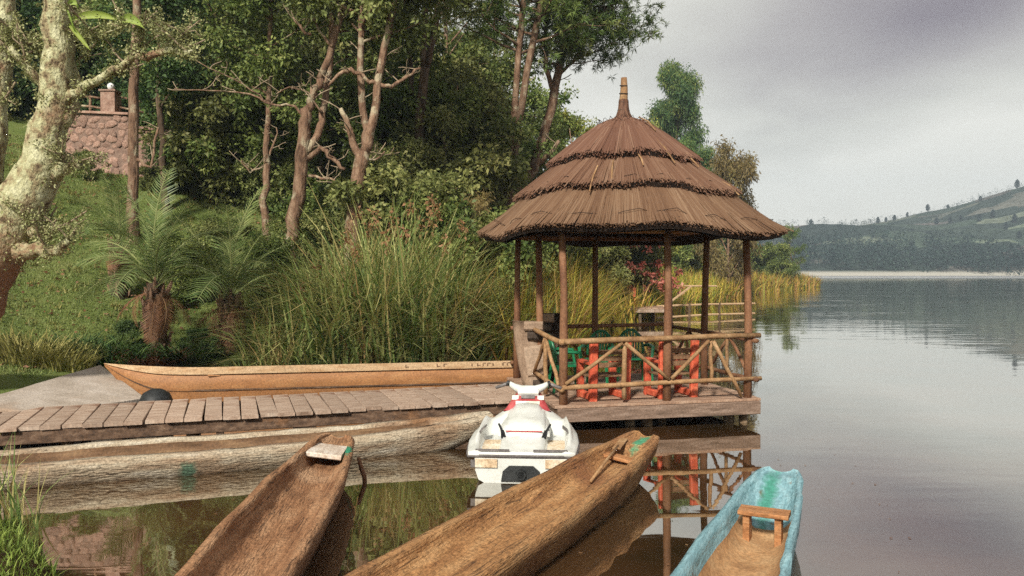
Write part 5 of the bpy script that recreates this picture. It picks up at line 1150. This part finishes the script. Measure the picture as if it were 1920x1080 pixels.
def palm(x, y, zc, n, label, s=1.0, seed=0):
    rr = random.Random(seed); g = gz(x, y) - .1; t = empty('palm', (x, y, g), 0, label, 'palm', 'feather palms by the boat ramp'); H = zc - g
    m = MB().tube([(0, 0, -.1), (.02, 0, H * .3), (-.02, 0, H * .7), (0, 0, H)], [.22, .20, .19, .13], 12, rough=.1, seed=seed)
    m.build('trunk', M['barkdark'], t, True)
    bs = MB().tube([(.12, 0, -.12), (.2, 0, .0), (.25, 0, .16)], [.05, .045, .02], 5).mesh('leaf_base', M['bark'])
    for k in range(46): 
        a = k * 2.4; o = link('leaf_base', bs, t, (0, 0, .12 + (H - .12) * k / 46), (0, rr.uniform(-.25, .35), a)); o.scale = (rr.uniform(.8, 1.25),) * 3
    for k in range(n):
        q = k / n; o = link('frond', FR[0 if q < .25 else (1 if q < .55 else 2) if rr.random() < .8 else 3], t, (0, 0, H - .06), (rr.uniform(-.5, .5), -R(82 - 82 * q ** .8 + rr.uniform(-8, 8)), k * 2.4 + seed)); o.scale = (s * rr.uniform(.85, 1.1),) * 3
    for k in range(9):                              # dead fronds hanging as a brown skirt
        o = link('dead_frond', FRD[k % 2], t, (0, 0, H - .15), (rr.uniform(-.4, .4), R(38 + rr.uniform(-15, 25)), k * 2.4 + .7)); o.scale = (s * rr.uniform(.45, .7),) * 3
    return t
FRD = []
for q in (2, 3):
    me = FR[q].copy(); me.materials.clear(); me.materials.append(M['seed']); FRD.append(me)
palm(at_px(292, 16.6), 16.6, 2.05, 15, 'feather palm with brown shaggy trunk above the boat bow', 1.0, 1)
palm(at_px(432, 17.4), 17.4, 1.75, 16, 'low feather palm between the shaggy palm and the reeds', 1.05, 5)
palm(at_px(225, 19.2), 19.2, 3.0, 10, 'small palm on the lawn behind the shaggy one', .8, 9)
# planting along the bank
def clump(name, px, D, n, h0, h1, spread, mat, label, cat, rng, w=(.02, .04), bend=(.3, 1.0), flat=1.0):
    x0 = at_px(px, D); a = rng.uniform(0, 6.283, n); r = spread * np.sqrt(rng.uniform(0, 1, n))
    P = np.column_stack([x0 + np.cos(a) * r, D + np.sin(a) * r * flat]); B = np.column_stack([P, height(P) - .02])
    V, Q, T = blade_quads(B, rng.uniform(h0, h1, n), a + rng.normal(size=n) * .6, rng.uniform(.05, .35, n), rng.uniform(*bend, n), rng.uniform(*w, n), rng.uniform(0, 1, n), rng, 4)
    o = empty(name, (x0, D, gz(x0, D)), 0, label, cat); V = V - np.array(o.location)
    link('leaves', np_mesh('leaves', V, Q, M[mat], T), o); return o
clump('grass_clump', 55, 14.9, 620, .35, .75, .75, 'yellowgrass', 'yellow green tufted grass clump at the left above the ramp', 'grass clump', rng)
clump('grass_clump', 118, 14.9, 420, .3, .62, .5, 'yellowgrass', 'smaller yellowish grass tuft right of the big one above the ramp', 'grass clump', rng)
for i, (px, D, l) in enumerate([(150, 15.9, 'dark strap-leaved lily clump at the left end of the row'), (185, 15.8, 'dark strap-leaved lily clump, second in the row'), (222, 15.7, 'dark strap-leaved lily clump next to the palm trunk'), (345, 16.2, 'dark strap-leaved plant right of the shaggy palm trunk')]):
    clump('lily_clump', px, D, 260, .35, .75, .42, 'dark', l, 'plant', rng, (.035, .06), (.5, 1.2))
clump('leaf_heap', 282, 15.9, 420, .2, .6, .55, 'seed', 'reddish brown dry leaves heaped at the foot of the shaggy palm', 'leaf heap', rng, (.03, .06), (.6, 1.4))
plant('darkshrub', at_px(238, 16.3), 16.3, .27, 1, 'small dark shrub tucked beside the palm trunk')
plant('darkshrub', at_px(375, 16.6), 16.6, .25, 2, 'small dark shrub between the two palms')
plant('shrub', at_px(355, 19.5), 19.5, .55, 2, 'light green bushy plant on the slope behind the palms')
plant('oliveshrub', at_px(430, 20.5), 20.5, .6, 2, 'olive bushy plant on the slope above the low palm')
plant('shrub', at_px(500, 19.5), 19.5, .6, 2, 'leafy plant at the foot of the left forked tree')

for px, D, k, q, l in ((318, 25.2, 'darkshrub', .55, 'dark shrub growing against the right end of the stone wall'), (160, 25.0, 'shrub', .3, 'small green plant at the foot of the stone wall by the lichen tree'), (288, 25.0, 'oliveshrub', .32, 'small olive plant at the foot of the wall beside the slim trunk')): plant(k, at_px(px, D), D, q, px, l)
# ------------------------------------------------------------------ stone wall with pillar, rails and globe lamp
WD = 26.0
wl, wr = W(70, 315, WD), W(352, 318, WD)
wall = empty('stone_wall', (wl.x, WD, 0), 0, 'pinkish rubble stone retaining wall at the top of the lawn', 'wall')
zb0 = min(gz(wl.x, WD), gz(wr.x, WD)) - .3; Lw = wr.x - wl.x
def wall_top(u): return float(np.interp(u, [0, .61, .63, 1], [W(0, 207, WD).z, W(0, 214, WD).z, W(0, 238, WD).z, W(0, 250, WD).z]))
m = MB(); m.v = [(0, .12, zb0), (Lw, .12, zb0), (Lw, .12, wall_top(1) - .06), (Lw * .63, .12, wall_top(.635) - .06), (Lw * .61, .12, wall_top(.605) - .06), (0, .12, wall_top(0) - .06)]; m.v += [(x, .6, z) for x, y, z in m.v]
m.f = [(0, 1, 2, 3, 4, 5), (11, 10, 9, 8, 7, 6)] + [(i, (i + 1) % 6 + 0, (i + 1) % 6 + 6, i + 6) for i in range(6)]; m.f = [tuple(f) for f in m.f]; m.m = [0] * len(m.f); m.build('core', M['mortar'], wall)
rr = random.Random(4)
def stone_mesh(sd):
    r2 = random.Random(sd); m = MB(); n = 7; a0 = r2.uniform(0, 1)
    ang = [a0 + 2 * math.pi * (k + r2.uniform(-.25, .25)) / n for k in range(n)]; rad = [r2.uniform(.82, 1.1) for _ in ang]
    for y, sc_ in ((.0, .98), (-.35, .96), (-.6, .62)):
        for a, q in zip(ang, rad): m.v.append((q * sc_ * math.cos(a), y + r2.uniform(-.05, .05), q * sc_ * math.sin(a)))
    for l in (0, 1):
        for k in range(n): m.f.append((l * n + k, l * n + (k + 1) % n, (l + 1) * n + (k + 1) % n, (l + 1) * n + k))
    m.f.append(tuple(range(2 * n, 3 * n))); m.m = [0] * len(m.f); return m.mesh('stone', M['stone'])
SM = [stone_mesh(i) for i in range(7)]
z = zb0 + .35; row = 0
while z < wall_top(0):
    x = .1 + (row % 2) * .12
    while x < Lw:
        w_ = rr.uniform(.08, .22)
        if z < wall_top(x / Lw) - .04:
            o = link('stone', rr.choice(SM), wall, (x + w_, .13 + rr.uniform(-.03, .03), z + rr.uniform(-.06, .06)), (rr.uniform(-.2, .2), rr.uniform(-3, 3) if w_ < .15 else rr.uniform(-.5, .5), rr.uniform(-.2, .2))); o.scale = (w_ * 1.08, rr.uniform(.05, .10), rr.uniform(.10, .17))
        x += w_ * 2
    z += .215; row += 1
for u0, u1 in ((0, .61), (.63, 1)): 
    a = (Lw * u0, .3, wall_top(u0 + .001)); b = (Lw * u1, .3, wall_top(u1 - .001)); MB().bar(a, b, .55, .08, .01).build('coping', M['stone'], wall)
pl = W(206, 165, WD + .1); pil = empty('gate_pillar', (pl.x, WD + .3, wall_top(.3)), 0, 'stone pillar topped by a white globe lamp on the wall', 'pillar')
MB().box((0, 0, .33), (.46, .46, .70), None, .03).build('shaft', M['stone'], pil); MB().box((0, 0, .70), (.54, .54, .06), None, .01).build('cap', M['stone'], pil)
MB().lathe([(.03, .72), (.05, .76), (.095, .80), (.115, .87), (.095, .94), (.04, .98)], 14).build('globe_lamp', M['globe'], pil, True)
fe = empty('rail_fence', (pl.x, WD + .3, wall_top(.3)), 0, 'dark wooden pole railing either side of the stone pillar', 'fence')
for x0, x1, za, zb in [(-1.0, -.25, .55, .48), (-1.0, -.25, .25, .15), (.25, 1.35, .55, .25), (.25, 1.35, .20, -.05)]: MB().tube([(x0, 0, za), ((x0 + x1) / 2, .02, (za + zb) / 2 + .02), (x1, 0, zb)], .035, 6).build('rail', M['bark'], fe, True)
for x0 in (-.7, .9): MB().tube([(x0, .03, -.1), (x0, .03, .6)], .04, 6).build('post', M['bark'], fe)

# ------------------------------------------------------------------ small jetty, chairs and flowering bush beyond the gazebo
jd = 37.0; jc = W(1185, 575, jd); jt = empty('far_jetty', (jc.x, jd, 0), R(8), 'small plank jetty with rails on the far bank seen through the gazebo', 'jetty'); jz = jc.z
for k in range(10): MB().box((-1.35 + k * .3, 0, jz - .04), (.27, 2.2, .06)).build('plank', M['gplank'], jt)
MB().bar((-1.5, -1.05, jz - .14), (1.5, -1.05, jz - .14), .08, .16).build('fascia_beam', M['plank'], jt)
for x in (-1.3, .1, 1.3):
    for y in (-.9, .9): MB().tube([(x, y, -.6), (x, y, jz - .08)], .09, 8).build('pile', M['pile'], jt)
jr = W(1330, 575, 42)
for z_, zz2 in ((jz + .0, jz + .0), (jz - .55, jz - .5)): MB().tube([(1.3, .3, z_), (4.2, 1.3, zz2 + .03), (7.2, 2.6, zz2)], .05, 6).build('rail', M['gunwale'], jt)
MB().bar((1.4, -.3, jz - .02), (3.0, .3, jz + .95), .07, .07).build('brace', M['gunwale'], jt); MB().tube([(2.6, .2, jz + .95), (4.4, .7, jz + .93)], .04, 6).build('rail', M['gunwale'], jt)
for x, y in ((3.1, .9), (4.9, 1.6), (6.6, 2.35)): MB().tube([(x, y, -.6), (x, y, jz + .1)], .07, 7).build('pile', M['pile'], jt)
for x, l in ((-1.0, 'small red chair on the far jetty, left of the pair'), (-.2, 'small red chair on the far jetty, right of the pair')):
    c = red_chair((jc.x + x, jd - .2 + x * .1, jz), R(170), l); c['group'] = 'red chairs on the far jetty'
fb = plant('oliveshrub', at_px(1178, 40), 40, 1.45, .5, 'flowering bush with red and pink blooms behind the far jetty', sz=1.35)
rng = np.random.default_rng(71); tips = np.column_stack([rng.normal(size=34) * .9, -1.0 - rng.uniform(0, .6, 34), rng.uniform(.7, 2.9, 34)])
V, Q, T = foliage('leaf', tips, np.full(34, .11), 20, rng, 1, .8); tag(link('flowers', np_mesh('flowers', V, Q, M['flower'], T), fb), kind='stuff')
plant('darkshrub', at_px(1190, 42), 42, 1.3, 3, 'dark bush rising behind the red flowering bush', sz=1.5)
# little gabled hut on stilts among the trees
hp = W(905, 262, 33); hut = empty('hillside_hut', (hp.x, 33, gz(hp.x, 33)), R(25), 'small dark gabled hut half hidden among the trees left of the roof', 'hut'); zz_ = hp.z - hut.location.z
MB().add([(-.6, -.5, zz_ - .5), (.6, -.5, zz_ - .5), (.6, -.5, zz_), (0, -.5, zz_ + .75), (-.6, -.5, zz_), (-.6, .9, zz_ - .5), (.6, .9, zz_ - .5), (.6, .9, zz_), (0, .9, zz_ + .75), (-.6, .9, zz_)], [(0, 1, 2, 3, 4), (9, 8, 7, 6, 5), (0, 5, 6, 1), (1, 6, 7, 2), (4, 9, 5, 0)]).build('wall', M['hutwall'], hut)
for s in (-1, 1): MB().bar((s * .42, -.7, zz_ + .30), (s * .42, 1.1, zz_ + .30), .05, 1.15, up=(s * .62, 0, .78)).build('roof_slope', M['tin'], hut) if False else MB().add([(0, -.7, zz_ + .84), (0, 1.1, zz_ + .84), (s * .8, 1.1, zz_ - .14), (s * .8, -.7, zz_ - .14), (0, -.7, zz_ + .79), (0, 1.1, zz_ + .79), (s * .8, 1.1, zz_ - .19), (s * .8, -.7, zz_ - .19)], [(0, 1, 2, 3), (7, 6, 5, 4), (0, 3, 7, 4), (1, 5, 6, 2), (3, 2, 6, 7)]).build('roof_slope', M['tin'], hut)
for x in (-.5, .5):
    for y in (-.4, .8): MB().tube([(x, y, -.3), (x, y, zz_ - .45)], .07, 7).build('stilt', M['barkdark'], hut)

# ------------------------------------------------------------------ haze over the lake
m, t, out = nodes_of('lake_haze'); pv = t.nodes.new('ShaderNodeVolumePrincipled'); pv.inputs['Color'].default_value = (0.72, 0.86, 1.0, 1); pv.inputs['Density'].default_value = 0.0006; pv.inputs['Anisotropy'].default_value = 0.1
t.links.new(pv.outputs[0], out.inputs['Volume'])
tag(MB().box((300, 500, 60), (2460, 1140, 130)).build('haze', m), 'pale bluish haze hanging over the lake and far hill', 'haze', kind='stuff')

# ------------------------------------------------------------------ labels: things of one look get their place in the row
def ordinal(n): 
    w = ['first', 'second', 'third', 'fourth', 'fifth', 'sixth', 'seventh', 'eighth', 'ninth', 'tenth', 'eleventh', 'twelfth', 'thirteenth', 'fourteenth', 'fifteenth', 'sixteenth', 'seventeenth', 'eighteenth', 'nineteenth', 'twentieth']
    return w[n] if n < 20 else 'twenty-' + w[n - 20]
rows = {}
for o in COL.objects:
    if o.parent is None and 'label' in o: rows.setdefault(o['label'], []).append(o)
for l, os_ in rows.items():
    if len(os_) > 1:
        os_.sort(key=lambda o: o.location.x / o.location.y)
        for i, o in enumerate(os_): o['label'] = l + (', leftmost of its kind' if i == 0 else ', rightmost of its kind' if i == len(os_) - 1 else ', ' + ordinal(i) + ' from the left')
